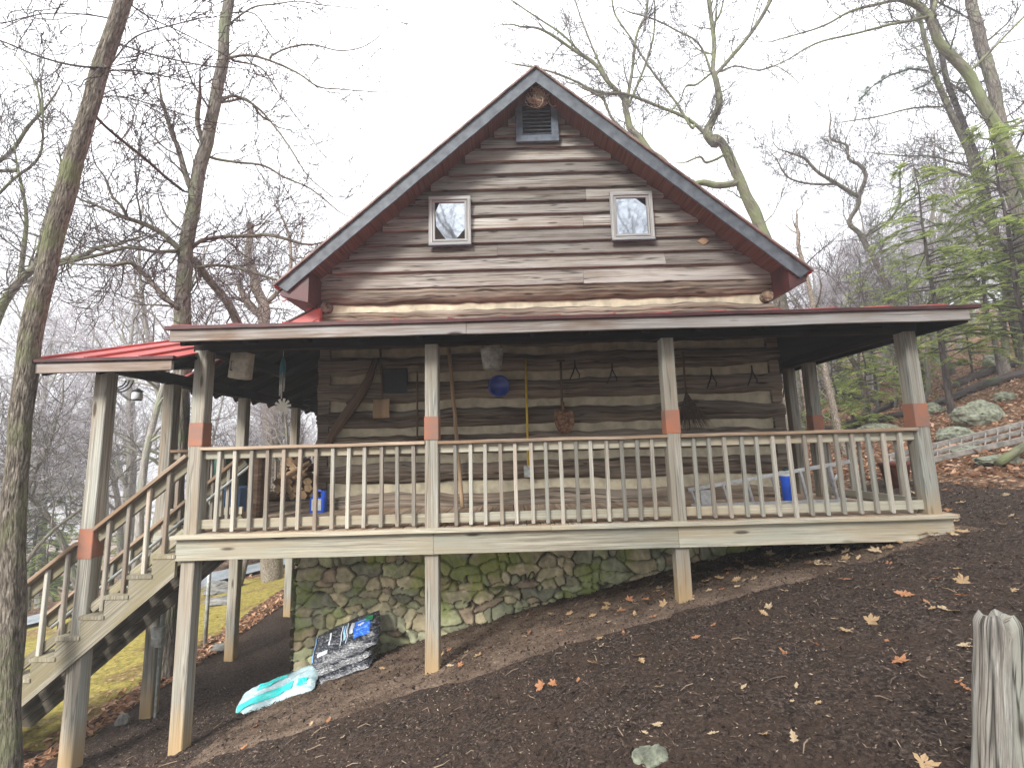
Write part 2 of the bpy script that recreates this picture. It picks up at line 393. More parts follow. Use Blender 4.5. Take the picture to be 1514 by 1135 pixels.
# pale driveway beyond the lawn, laid over the ground
def strip(name, path, w, mat, dz=.03, n=30):
    mb=MB()
    pts=[]
    for k in range(n+1):
        f=k/n*(len(path)-1); i=min(int(f),len(path)-2); q=f-i
        pts.append(Vector(path[i]).lerp(Vector(path[i+1]),q))
    for k,p in enumerate(pts):
        d=(pts[min(k+1,n)]-pts[max(k-1,0)]).normalized(); s=Vector((-d.y,d.x))
        for j in range(5):
            q=p+s*w*(j/4-.5); mb.v.append((q.x,q.y,gn(q.x,q.y)+dz))
    for k in range(n):
        for j in range(4):
            a=k*5+j; mb.face((a,a+5,a+6,a+1),[(0,0)]*4)
    return mb.build(name,mat)
o=strip('driveway',[(-16,5),(-10.5,7.4),(-7.6,9.6),(-5,12.5),(0,16)],1.9,M['gravel'],.09,60); tag(o,'pale blue grey driveway beyond the mossy lawn',kind='structure')
exec_later=[]
# ------------------------------------------------------------------ CABIN
cab=empty('log_cabin',(0.5,1.8,0),'old log cabin with weathered plank gable and red roof on a stone base','cabin')
# stone foundation as a displaced sheet of fitted stones
def stone_wall():
    rs=random.Random(11)
    x0,x1,z0,z1=-3.02,4.02,-2.6,-.2; pts=[]; z=z0
    while z<z1+.2:                             # rough courses
        h=rs.choice((.09,.13,.17,.22)); x=x0-.1+rs.uniform(-.1,0)
        while x<x1+.2:
            w=rs.choice((.09,.14,.20,.27,.40))*rs.uniform(.85,1.15); pts.append((x+w/2,z+h/2+rs.uniform(-.07,.07),w,h)); x+=w
        z+=h
    P=np.array([(p[0],p[1]) for p in pts]); W=np.array([(p[2],p[3]) for p in pts])
    pal=[(.38,.35,.24),(.46,.41,.27),(.31,.315,.21),(.52,.46,.30),(.30,.295,.21),(.41,.42,.25),(.56,.48,.31),(.42,.33,.23),(.40,.40,.27)]
    cols=np.array([pal[rs.randrange(9)] for _ in pts])*np.array([[rs.uniform(.9,1.4)] for _ in pts]); dep=np.array([rs.uniform(0,.035) for _ in pts])
    st=.0155; pw=np.array([rs.uniform(1.5,3.2) for _ in pts]); tl_=np.array([rs.uniform(-.35,.35) for _ in pts]); sx_=np.array([rs.uniform(-.12,.12) for _ in pts]); sz_=np.array([rs.uniform(-.15,.15) for _ in pts])
    def sheet(ax0,ax1,fn,flip):
        nu=int((ax1-ax0)/st); nz=int((z1-z0)/st)
        U,Z=np.meshgrid(np.linspace(ax0,ax1,nu),np.linspace(z0,z1,nz))
        u=U.ravel(); zz=Z.ravel()
        un=u+.018*np.sin(zz*11+u*5)+.005*np.sin(zz*41+u*23); zn=zz+.016*np.sin(u*8+1)+.005*np.sin(u*37+zz*29)
        d1=np.full(len(u),9.); d2=np.full(len(u),9.); i1=np.zeros(len(u),int)
        for k in range(len(pts)):
            near=np.abs(un-P[k,0])<.75
            rot=tl_[k]; dx=(un-P[k,0]); dz=(zn-P[k,1])+rot*dx; dx=dx-rot*dz
            d=(np.abs(dx/(W[k,0]**.85))**pw[k]+np.abs(dz/(W[k,1]**.85))**pw[k])**(1/pw[k])
            c=d<d1
            d2=np.where(c,d1,np.minimum(d2,d)); i1=np.where(c,k,i1); d1=np.where(c,d,d1)
        e=np.clip((d2-d1)/.10,0,1); e=e*e*(3-2*e)
        off=e*(.075+dep[i1]*1.4+sx_[i1]*(u-P[i1,0])+sz_[i1]*(zz-P[i1,1]))+.003*np.sin(u*70+zz*30)*e
        C=cols[i1]*e[:,None]+(1-e[:,None])*np.array([[.055,.047,.034]])
        V=[fn(a,b,c) for a,b,c in zip(u,zz,off)]
        Fc=[(j*nu+i,j*nu+i+1,(j+1)*nu+i+1,(j+1)*nu+i) for j in range(nz-1) for i in range(nu-1)]
        if flip: Fc=[f[::-1] for f in Fc]
        return V,Fc,C
    V,Fc,C=sheet(x0,x1,lambda a,b,c:(a,1.78-c,b),False)
    V2,F2,C2=sheet(x0-0,x0+3.2,lambda a,b,c:(x0-c,1.78+(a-x0),b),True)
    nb=len(V); V+=V2; Fc+=[tuple(i+nb for i in f) for f in F2]; C=np.vstack([C,C2])
    me=bpy.data.meshes.new('stone_foundation'); me.from_pydata(V,[],Fc); me.polygons.foreach_set('use_smooth',[True]*len(Fc))
    ca=me.color_attributes.new('Col','FLOAT_COLOR','POINT'); ca.data.foreach_set('color',np.hstack([C,np.ones((len(C),1))]).astype(np.float32).ravel())
    me.materials.append(M['stone']); o=bpy.data.objects.new('stone_foundation',me); COL.objects.link(o); o.parent=cab; o.matrix_parent_inverse=Matrix.Translation(-cab.location)
stone_wall()
WX0,WX1,WY=-2.80,3.90,1.80
# logs: bands (z centre of chinks)
ch=[.30,.70,1.10,1.475,1.885,2.27,2.62,2.955]
chw=[.14,.10,.105,.11,.115,.10,.10,.095]
edges=[(-.2,ch[0]-chw[0]/2)]+[(ch[i]+chw[i]/2,ch[i+1]-chw[i+1]/2) for i in range(len(ch)-1)]+[(ch[-1]+chw[-1]/2,3.27)]
mb=MB()
for li,(za,zb) in enumerate(edges):
    n=170; m=16; base=len(mb.v); rn=random.random()
    for k in range(n+1):
        x=WX0-.03+(WX1-WX0+.06)*k/n
        a=za+.05*noise.noise((x*.9,li*7,2))+.022*noise.noise((x*4,li,4)); b=zb+.05*noise.noise((x*.9,li*7+3,9))+.022*noise.noise((x*4,li,14))
        # flare of chink near right corner
        if x>3.2 and li<8: b-=.03*sm(3.2,3.7,x)
        cr=.5+.12*noise.noise((x*.6,li*3.3,6))
        for j in range(m+1):
            f=j/m; bulge=math.sin(math.pi*f)**.45
            y=WY+.02-.115*bulge-.014*noise.noise((x*3,f*6,li))-.016*noise.noise((x*5,f*26,li))
            dc=abs(f-cr-.03*noise.noise((x*4,li,2)))
            if dc<.05: y+=.05*(1-dc/.05)
            dc=abs(f-cr+.22+.04*noise.noise((x*2,li,12)))
            if dc<.04 and noise.noise((x*.8,li*2,4))>0: y+=.03*(1-dc/.04)
            mb.v.append((x,y,a+(b-a)*f))
    for k in range(n):
        for j in range(m):
            q=base+k*(m+1)+j; L=(WX1-WX0)/n; hh=(zb-za)/m
            mb.face((q,q+m+1,q+m+2,q+1),[(k*L+rn*9,j*hh),((k+1)*L+rn*9,j*hh),((k+1)*L+rn*9,(j+1)*hh),(k*L+rn*9,(j+1)*hh)],rn)
mb.build('log_wall',M['log'],cab,smooth=True)
mb=MB(); n=120; m=80; base=0
for k in range(n+1):
    for j in range(m+1):
        x=WX0+.0+(WX1-WX0-.16)*k/n+.08; z=-.2+3.45*j/m
        mb.v.append((x,WY+.0+.010*noise.noise((x*2.5,z*9,1)),z))
for k in range(n):
    for j in range(m):
        q=k*(m+1)+j; mb.face((q,q+m+1,q+m+2,q+1),[(0,0)]*4)
mb.build('chinking',M['chink'],cab,smooth=True)
# side walls and back, log ends at the corners
mb=MB()
for xx in (WX0+.03,WX1-.03):
    for i,(za,zb) in enumerate(edges): box(mb,(xx-.06,WY+.06,za+.02 if i else -.2),(xx+.06,9.0,zb-.02))
box(mb,(WX0,8.9,-.2),(WX1,9.0,3.2)); mb.build('side_wall',M['log'],cab)
mb=MB()
for xx in (WX0+.05,WX1-.05):
    mb=MB(); box(mb,(xx-.03,WY+.08,-.2),(xx+.03,8.9,3.2)); mb.build('side_chinking',M['chink'],cab)
for sx,xx in ((0,WX0+.055),(1,WX1-.055)):
    for i,c in enumerate(ch[:-1]):
        mb=MB(); w=random.uniform(.14,.17); h=random.uniform(.20,.25)
        board(mb,(xx,WY-.05-random.uniform(0,.012),c),(xx,WY+.3,c),h,w,ch=.02); mb.build('log_end',M['log'],cab)
    mb=MB(); tube(mb,[Vector((xx,WY-.10,2.965)),Vector((xx,WY+.3,2.965))],[.082,.09],12,rough=.25); mb.build('log_end',M['endgrain'] if sx else M['log'],cab,label='round log end sticking out beside the pale chinking')
# siding
AP=(.475,6.44); SL=.877
rows=[3.235,3.489,3.71,3.928,4.147,4.369,4.581,4.794,5.033,5.261,5.481,5.667,5.866,6.055,6.25]
mb=MB(); rs=random.Random(5)
def half(z): return (6.26-z)/SL
for i in range(len(rows)-1):
    za,zb=rows[i],rows[i+1]+.03
    xa=.50-half(za)-.0; xb=.50+half(za); x=max(xa,-2.98); xb=min(xb,3.98)
    first=True
    while x<xb-.02:
        L=rs.uniform(2.2,5.2); xe=min(x+L,xb); 
        if xb-xe<.5: xe=xb
        n=max(3,int((xe-x)/.08)); rn=rs.random(); base=len(mb.v); zo=rs.uniform(-.008,.008); u0=rs.random()*30
        for k in range(n+1):
            xx=x+(xe-x-.004)*k/n; wb=zo+.006*noise.noise((xx*1.6,i*5.1,rn*9))+.004*noise.noise((xx*7,i,rn*9)); th=.056+.010*noise.noise((xx*2,i,7))
            for (yy,zz) in ((WY-.02,za+wb),(WY-.03-th,za+wb),(WY-.034-th,za+wb+.008),(WY-.030-th*.55,za+(zb-za)*.5),(WY-.022,zb)):
                mb.v.append((xx,yy,zz))
        vv=[0,.03,.04,.04+(zb-za)*.5,.04+(zb-za)]
        for k in range(n):
            for j in range(4):
                q=base+k*5+j; ua=u0+(xe-x)*k/n; ub=u0+(xe-x)*(k+1)/n
                mb.face((q,q+5,q+6,q+1)[::1],[(ua,vv[j]),(ub,vv[j]),(ub,vv[j+1]),(ua,vv[j+1])],rn)
        for q in (base,base+n*5): mb.face([q+t_ for t_ in range(5)],[(0,.1*t_) for t_ in range(5)],rn)
        x=xe
mb.build('plank_siding',M['siding'],cab)
# gable backing wall
mb=MB(); q=[(-2.9,WY,3.2),(3.9,WY,3.2),(3.9,WY,3.25),(.5,WY,6.22),(-2.9,WY,3.25)]
mb.v=q; mb.face((0,1,2,3,4),[(0,0)]*5); mb.build('gable_backing',M['dark_wood'],cab)
mb=MB()
box(mb,(-2.98,WY-.045,3.175),(3.98,WY-.012,3.228)); mb.build('drip_board',M['soffit'],cab)
# roof
YF,YB=1.25,9.4
def slope_pt(s,x,off): # s=-1 left, 1 right ; off vertical below top surface
    return (.475+s*x, 6.44-SL*x-off)
for s in (-1,1):
    mb=MB(); X=3.71
    a=slope_pt(s,0,0); b=slope_pt(s,X,0)
    def quadslab(mb,offs,y0,y1,x0,x1):
        P=[]
        for xx in (x0,x1):
            for of in offs:
                q=slope_pt(s,xx,of)
                for y in (y0,y1): P.append((q[0],y,q[1]))
        b0=len(mb.v); mb.v+=P
        for f in ((0,1,3,2),(4,6,7,5),(0,4,5,1),(2,3,7,6),(0,2,6,4),(1,5,7,3)):
            mb.face([b0+i for i in f],[(P[i][1],abs(P[i][0])*1.3) for i in f],.5)
    quadslab(mb,(-.02,.012),YF+.005,YB,0,X+.05)
    for k in range(21):
        y=YF+.1+k*.41; p=slope_pt(s,0.05,-.035); q=slope_pt(s,X+.03,-.035)
        board(mb,(p[0],y,p[1]),(q[0],y,q[1]),.03,.02,(0,1,0))
    mb.build('roof_panel',M['red_metal'],cab)
    mb=MB(); quadslab(mb,(.014,.10),YF+.03,YB-.1,0.0,X)
    mb.build('roof_underside',M['soffit'],cab)
    mb=MB()
    P=[]
    pts=[slope_pt(s,0,.004),slope_pt(s,X+.02,.004),slope_pt(s,X+.02,.10),slope_pt(s,X-.20,.30),slope_pt(s,0,.30)]
    b0=0; y0,y1=YF,YF+.028
    nseg=40; top=[];bot=[]
    for k in range(nseg+1):
        f=k/nseg; xt=(X+.02)*f; 
        t1_=slope_pt(s,xt,.004); xb_=(X-.13)*f; bt=slope_pt(s,xb_,.235+.006*noise.noise((xt*3,s,1)))
        for y in (y0,y1): mb.v.append((t1_[0],y,t1_[1])); mb.v.append((bt[0],y,bt[1]))
    for k in range(nseg):
        q=k*4
        for (i,j) in ((0,1),(2,3),(0,2),(1,3)):
            mb.face((q+i,q+j,q+4+j,q+4+i),[(k*.1,0),(k*.1,.2),(k*.1+.1,.2),(k*.1+.1,0)])
    mb.face((0,1,3,2),[(0,0)]*4); q=nseg*4; mb.face((q,q+1,q+3,q+2),[(0,0)]*4)
    mb.build('barge_board',M['barge'],cab)
    mb=MB(); p=slope_pt(s,0,-.006); q=slope_pt(s,X+.05,-.006); board(mb,(p[0],YF-.02,p[1]),(q[0],YF-.02,q[1]),.035,.03,(0,1,0),rnd=.5,n=20,jit=.004)
    mb.build('metal_edge_trim',M['edge'],cab)
    # boxed eave
    mb=MB(); e=slope_pt(s,X-.02,.13)
    x_in=WX0-.02 if s<0 else WX1+.02
    xo=e[0]; lo=min(xo,x_in); hi=max(xo,x_in)
    P=[(xo,e[1]),(xo,e[1]-.05),(x_in,e[1]-.16),(x_in,e[1]+.30)]
    for y in (YF+.04,YB-.2):
        for a_ in P: mb.v.append((a_[0],y,a_[1]))
    mb.face((0,1,2,3),[(0,0),(0,1),(1,1),(1,0)]); mb.face((4,5,6,7),[(0,0)]*4)
    for i in range(4): j=(i+1)%4; mb.face((i,j,4+j,4+i),[(0,0),(0,.3),(5,.3),(5,0)])
    mb.build('boxed_eave',M['maroon'],cab)
# windows
def window(x0,x1,z0,z1,curt):
    y=WY-.140
    w=MB(); t_=.055
    box(w,(x0,y-.02,z1-t_),(x1,y+.03,z1)); box(w,(x0,y-.02,z0),(x1,y+.03,z0+t_*.8)); box(w,(x0,y-.0195,z0),(x0+t_,y+.03,z1)); box(w,(x1-t_,y-.0195,z0),(x1,y+.03,z1))
    wo=w.build('window',M['lightwood'],cab)
    i=MB(); a=t_+.004; b=.035
    box(i,(x0+a,y-.006,z1-a-b),(x1-a,y+.028,z1-a)); box(i,(x0+a,y-.006,z0+a),(x1-a,y+.028,z0+a+b)); box(i,(x0+a,y-.0055,z0+a),(x0+a+b,y+.028,z1-a)); box(i,(x1-a-b,y-.0055,z0+a),(x1-a,y+.028,z1-a))
    def sub(mbb,nm,mt):
        o=mbb.build(nm,mt); o.parent=wo; o.matrix_parent_inverse=wo.matrix_parent_inverse.inverted() if False else Matrix.Identity(4); return o
    sub(i,'sash',M['lightwood'])
    g_=MB(); c=a+b-.004; zz=y+.012
    tl=(random.random()-.5)*.004
    g_.v=[(x0+c,zz,z0+c),(x1-c,zz,z0+c),(x1-c,zz+.003,z1-c),(x0+c,zz+.001,z1-c)]; g_.face((0,1,2,3),[(0,0)]*4); sub(g_,'pane',M['glass'])
    s_=MB(); box(s_,(x0-.008,y-.035,z0-.016),(x1+.008,y+.03,z0-.002)); sub(s_,'sill',M['vent'])
    if curt:
        k=MB(); zz=y+.006
        for P in (((x0+c,z0+c),(x0+c+.17,z0+c),(x0+c+.02,z0+c+.22),(x0+c,z1-c),),((x0+c,z1-c-.16),(x0+c+.07,z1-c),(x0+c,z1-c)),((x1-c-.14,z0+c),(x1-c,z0+c),(x1-c,z0+c+.17))):
            b0=len(k.v); k.v+=[(p[0],zz-.001*0,p[1]) for p in P]; k.face(range(b0,b0+len(P)),[(0,0)]*len(P))
        sub(k,'curtain',M['dark_wood'])
    return wo
window(-1.195,-.557,3.87,4.648,True)
window(1.565,2.212,3.875,4.645,False)
# vent
mb=MB(); y=WY-.155
box(mb,(.165,y-.02,5.51),(.83,y+.03,5.62)); box(mb,(.165,y-.018,5.62),(.275,y+.03,6.20)); box(mb,(.72,y-.018,5.62),(.83,y+.03,6.20)); box(mb,(.20,y-.016,6.14),(.80,y+.03,6.26))
ve=mb.build('gable_vent',M['vent'],cab)
for k in range(8):
    mb=MB(); z=5.655+k*.064; board(mb,(.275,y+.016,z),(.72,y+.016,z),.045,.014,(0,1,.45)); o=mb.build('vent_slat',M['vent']); o.parent=ve
mb=MB(); box(mb,(.275,y+.045,5.60),(.72,y+.055,6.16)); o=mb.build('vent_opening',M['black_iron']); o.parent=ve
# floodlights on the left eave
for (px,py,dx,lab) in ((445,437,.02,'round pink-faced floodlight facing the viewer'),(419,440,-.12,'clear floodlight pointing left')):
    c=at(px,py,1.32); mb=MB()
    lathe(mb,[(0,-.005),(.035,-.003),(.05,0),(.052,.02),(.03,.06),(.02,.13),(0,.13)],(0,0,0),20,M=Matrix.Rotation(R(-90),3,'X')@Matrix.Rotation(dx*3,3,'Y'))
    mb.v=[Vector(v)+c for v in mb.v]; mb.build('floodlight',M['lens'] if dx>0 else M['clip'],cab,smooth=True,label=lab)
# diamond ornament and a caught leaf
c=at(1040,356,WY-.085); mb=MB(); a=.085
P=[(-a,0),(-a*.45,.04),(0,.058),(a*.45,.04),(a,0),(a*.45,-.04),(0,-.058),(-a*.45,-.04)]
for yy in (0,.02):
    for p in P: mb.v.append(Vector((c.x+p[0],c.y+yy,c.z+p[1])))
mb.face(range(8),[(p[0],p[1]) for p in P]); mb.face(range(8,16),[(0,0)]*8)
for i in range(8): j=(i+1)%8; mb.face((i,j,8+j,8+i),[(0,0)]*4)
o=mb.build('wooden_ornament',M['palewood']); tag(o,'small pale diamond wood ornament nailed to the gable planks','ornament')
# bird nest at apex
rs=random.Random(3); mb=MB(); c=at(795,143,1.5)
for i in range(120):
    a0=rs.uniform(0,6.3); rr=rs.uniform(.03,.13); cc=c+Vector((rs.gauss(0,.05),rs.gauss(0,.04)-.03,rs.gauss(0,.06)))
    if i<30: cc=c+Vector((.02,-.06,-.06)); rr=rs.uniform(.05,.085)
    if i>95: cc=c+Vector((rs.uniform(-.22,.24),rs.uniform(0,.1),rs.uniform(-.1,.04)))
    t1_=rs.uniform(0,6.3); e1=Vector((math.cos(t1_),rs.uniform(-.4,.4),math.sin(t1_))); e2=Vector((-math.sin(t1_),rs.uniform(-.4,.4),math.cos(t1_)))
    pts=[cc+e1*rr*math.cos(a0+k*.5)+e2*rr*math.sin(a0+k*.5) for k in range(rs.randint(4,9))]
    tube(mb,pts,[.0055]*len(pts),4,rs.random(),cap=False)
o=mb.build('bird_nest',M['nest']); tag(o,'tangled dry grass nest under the gable peak above the vent','nest')

# ------------------------------------------------------------------ PORCH
porch=empty('porch',(0.5,0,0),'grey timber porch with red metal roof wrapped round the cabin','porch')
def pbuild(mb,name,mat,par=None,**k):
    o=mb.build(name,mat,**{kk:v for kk,v in k.items() if kk in('smooth','label')})
    o.parent=par or porch; o.matrix_parent_inverse=Matrix.Translation(-porch.location) if par is None else Matrix.Identity(4)
    return o
FX=[-3.345,-.862,1.685,4.305]
PTOP=1.95
def post(x,y,zb,zt,band,w=.14,brace=False):
    mb=MB(); board(mb,(x,y,zb-.25),(x,y,zt),w,w,(0,1,0),n=10,jit=.004,ch=.008,u0=0.0); o=pbuild(mb,'post',M['post'])
    if band:
        b=MB(); board(b,(x,y,band[0]),(x,y,band[1]),w+.012,w+.012,(0,1,0),ch=.006); pbuild(b,'metal_band',M['band'],o)
    return o
for x in FX: post(x,0,gz(x,0),PTOP,(.925,1.17))
post(-4.40,-.0,gz(-4.4,0),1.74,(-.18,.115)); 
for y in (1.06,2.70,4.55,6.4): post(-4.45,y,gz(-4.45,y),1.76,None)
post(4.33,1.72,gz(4.3,1.7),1.93,(.925,1.17)); post(4.33,2.22,gz(4.3,2.2),1.93,None,w=.13)
post(4.33,6.6,gz(4.3,6.6),1.93,None)
# beams
mb=MB(); board(mb,(-3.44,.0,2.02),(4.40,.0,2.02),.15,.10,n=20,jit=.006); board(mb,(4.33,.06,2.01),(4.33,7,2.01),.15,.10); board(mb,(-4.45,-.1,1.83),(-4.45,7,1.83),.14,.10); board(mb,(-4.5,0,1.82),(-3.42,0,1.84),.14,.1)
board(mb,(-3.345,.06,2.0),(-3.345,1.7,2.0),.14,.09)
pbuild(mb,'roof_beam',M['dark_wood'])
# front roof plane (hip at the right), left end rake
EY,EZ=-.40,2.118; XL,XR=-3.47,4.72; S=.262
mb=MB()
zt=EZ+S*(WY-EY)
P=[(XL,EY,EZ),(XR,EY,EZ),(3.93,WY+.0,zt),(XL,WY,zt)]
def slab(mb,P,t=.02,uvs=None):
    b=len(mb.v)
    for p in P: mb.v.append(p)
    for p in P: mb.v.append((p[0],p[1],p[2]-t))
    n=len(P); mb.face([b+i for i in range(n)],[(p[0],p[1]) for p in P]); mb.face([b+n+i for i in range(n)][::-1],[(p[0],p[1]) for p in P])
    for i in range(n): j=(i+1)%n; mb.face((b+i,b+n+i,b+n+j,b+j),[(0,0)]*4)
slab(mb,P)
slab(mb,[(XR,EY,EZ),(XR,7.4,EZ),(3.93,7.4,zt),(3.93,WY,zt)])
x=XL+.05
while x<XR:
    xe=min(x,3.93); f=1.0
    if x>3.93: f=1-(x-3.93)/(XR-3.93)
    board(mb,(x,EY-.01,EZ+.014),(x,EY+(WY-EY)*f-.02,EZ+.014+S*(WY-EY)*f),.026,.03); x+=.56
pbuild(mb,'porch_roof_metal',M['red_metal'])
mb=MB()
slab(mb,[(XL+.02,EY+.04,EZ-.03),(XR-.04,EY+.04,EZ-.03),(3.9,WY,zt-.03),(XL+.02,WY,zt-.03)],.03)
slab(mb,[(XR-.04,EY+.04,EZ-.03),(XR-.04,7.4,EZ-.03),(3.9,7.4,zt-.03),(3.9,WY,zt-.03)],.03)
for k in range(14):
    x=XL+.1+k*.6
    if x<3.9: board(mb,(x,EY+.06,EZ-.12),(x,WY,zt-.12),.12,.04)
board(mb,(XR-.06,EY+.05,EZ-.1),(XR-.06,7.4,EZ-.1),.12,.03)
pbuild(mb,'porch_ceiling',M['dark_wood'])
mb=MB(); board(mb,(XL+.03,EY-.0,2.028),(-.45,EY-.0,2.028),.118,.035,n=24,jit=.006,u0=1); board(mb,(-.445,EY-.0,2.026),(XR-.09,EY-.0,2.028),.118,.035,n=34,jit=.006,u0=7)
pbuild(mb,'fascia_board',M['fascia'])
mb=MB(); board(mb,(XL-.01,EY-.02,2.105),(XR+.02,EY-.02,2.105),.04,.05,n=50,jit=.005); pbuild(mb,'metal_drip_edge',M['maroon'])
# lower roof over the stairs
mb=MB(); EL,ER=-4.86,-3.38; lz=1.815
slab(mb,[(EL,EY,lz),(ER,EY,lz),(ER,1.7,lz+.34*2.1),(EL,1.7,lz+.34*2.1)])
for x in (-4.83,-4.28,-3.73): board(mb,(x,EY-.01,lz+.012),(x,1.69,lz+.012+.34*2.09),.028,.03)
pbuild(mb,'stair_roof_metal',M['red_metal'])
mb=MB(); slab(mb,[(EL+.05,EY+.04,lz-.03),(ER,EY+.04,lz-.03),(ER,1.65,lz-.03+.34*2.0),(EL+.05,1.65,lz-.03+.34*2.0)],.03)
for x in (-4.75,-4.2,-3.6): board(mb,(x,EY+.05,lz-.10),(x,1.6,lz-.10+.34*2.0),.10,.04)
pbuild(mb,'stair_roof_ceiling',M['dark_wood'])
mb=MB(); board(mb,(EL+.07,EY-.0,lz-.085),(ER-.02,EY-.0,lz-.085),.10,.035,n=12,jit=.004); pbuild(mb,'fascia_board',M['fascia'])
mb=MB(); board(mb,(EL-.02,EY-.02,lz-.012),(ER+.01,EY-.02,lz-.012),.036,.05); pbuild(mb,'metal_drip_edge',M['maroon'])
# left side roof
mb=MB(); slab(mb,[(-4.88,1.62,1.90),(-2.80,1.62,2.90),(-2.80,7.4,2.90),(-4.88,7.4,1.90)],.03); 
board(mb,(-3.75,1.60,2.385),(-2.80,1.60,2.845),.16,.03,(0,0,1)); box(mb,(-2.98,1.595,2.62),(-2.78,1.70,2.93))
for k in range(12): board(mb,(-4.88,1.9+k*.5,1.93),(-2.8,1.9+k*.5,2.93),.03,.03,(0,1,0))
pbuild(mb,'side_roof_metal',M['red_metal'])
mb=MB(); board(mb,(-4.2,1.60,2.265),(-2.78,1.60,2.95),.03,.06,(0,0,1)); pbuild(mb,'side_roof_trim',M['maroon'])
mb=MB(); slab(mb,[(-4.84,1.66,1.85),(-2.80,1.66,2.83),(-2.80,7.4,2.83),(-4.84,7.4,1.85)],.03)
for k in range(11): board(mb,(-4.8,1.9+k*.55,1.78),(-2.8,1.9+k*.55,2.74),.10,.04,(0,0,1))
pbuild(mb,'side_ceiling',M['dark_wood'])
# deck
mb=MB(); x=-3.43
while x<4.38:
    y1=WY-.07 if -2.8<x<3.86 else 7.0
    board(mb,(x+.069,-.10,.0125),(x+.069,y1,.0125),.135,.035,(1,0,0) ,ch=.003); x+=.142
x=-4.50
while x<-3.45:
    board(mb,(x+.069,1.02,.0125),(x+.069,7.0,.0125),.135,.035,(1,0,0),ch=.003); x+=.142
pbuild(mb,'deck_boards',M['rail'])
mb=MB()
board(mb,(-3.47,-.125,.012),(.35,-.125,.012),.10,.036,(0,1,0),n=20,jit=.004,ch=.003); board(mb,(.354,-.125,.012),(4.43,-.125,.012),.10,.036,(0,1,0),n=20,jit=.004,ch=.003)
pbuild(mb,'deck_edge_board',M['deck_wood'])
mb=MB()
for a,b in ((-3.44,-.84),(-.837,1.64),(1.643,4.40)): board(mb,(a,-.094,-.115),(b,-.094,-.115),.215,.038,n=12,jit=.003)
board(mb,(4.41,-.11,-.115),(4.41,7,-.115),.215,.038); board(mb,(-3.44,-.07,-.12),(-3.44,1.0,-.12),.2,.038); board(mb,(-4.5,1.0,-.12),(-3.42,1.0,-.12),.2,.038); board(mb,(-4.52,1.0,-.12),(-4.52,7,-.12),.2,.038)
pbuild(mb,'rim_joist',M['deck_wood'])
mb=MB()
for k in range(20): board(mb,(-3.2+k*.4,-.06,-.12),(-3.2+k*.4,WY-.08,-.12),.19,.04)
for k in range(13): board(mb,(-4.48,1.3+k*.45,-.12),(-2.95,1.3+k*.45,-.12),.19,.04)
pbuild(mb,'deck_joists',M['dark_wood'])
# railings
def railing(x0,x1,n,longi,firstx=None,lastx=None):
    y=0; mb=MB(); 
    board(mb,(x0,-.015,.895),(x1,-.015,.897),.14,.034,(0,1,0),n=16,jit=.008); rl=pbuild(mb,'railing',M['rail'])
    mb=MB(); board(mb,(x0,.0,.83),(x1,.0,.832),.09,.036,n=10,jit=.003); board(mb,(x0,.0,.118),(x1,.0,.120),.092,.036,n=10,jit=.003); pbuild(mb,'rail_board',M['deck_wood'],rl)
    for i in range(n):
        x=firstx+(lastx-firstx)*i/(n-1)+random.uniform(-.006,.006); lo=.03 if i==longi else .062+random.uniform(-.004,.004)
        mb=MB(); b=random.uniform(-.004,.004); board(mb,(x+b,-.04,.872),(x-b,-.04,lo),.038,.038,(0,1,0),n=5,jit=.004,cut=-.03); pbuild(mb,'baluster',M['baluster'],rl)
h=lambda px,py:at(px,py,-.04).x
railing(FX[0]+.07,FX[1]-.07,13,6,h(322,720),h(612,720))
railing(FX[1]+.07,FX[2]-.07,14,7,h(673,715),h(967,715))
railing(FX[2]+.07,FX[3]-.07,14,6,h(1029,710),h(1337,700))
def side_rail(p0,p1,n,par=None):
    p0=Vector(p0);p1=Vector(p1); mb=MB(); z=Vector((0,0,1)); board(mb,p0+z*.895,p1+z*.895,.13,.034,Vector((1,0,0)) if abs((p1-p0).y)>.5 else Vector((0,1,0)))
    rl=pbuild(mb,'railing',M['rail']); mb=MB(); board(mb,p0+z*.83,p1+z*.83,.09,.036); board(mb,p0+z*.13,p1+z*.13,.09,.036); pbuild(mb,'rail_board',M['deck_wood'],rl)
    nr=Vector(((p1-p0).y,-(p1-p0).x,0)).normalized()*.037
    for i in range(n):
        p=p0.lerp(p1,(i+.6)/n)+nr; mb=MB(); board(mb,p+z*.87,p+z*.07,.038,.038,(0,1,0)); pbuild(mb,'baluster',M['baluster'],rl)
side_rail((4.33,.08,0),(4.33,1.64,0),8)
side_rail((-4.45,1.14,0),(-4.45,2.62,0),7); side_rail((-4.45,2.78,0),(-4.45,4.47,0),8); side_rail((-4.45,4.63,0),(-4.45,6.35,0),8)
side_rail((-4.38,1.06,0),(-3.45,1.06,0),5); side_rail((-4.38,6.3,0),(-2.9,6.3,0),9)
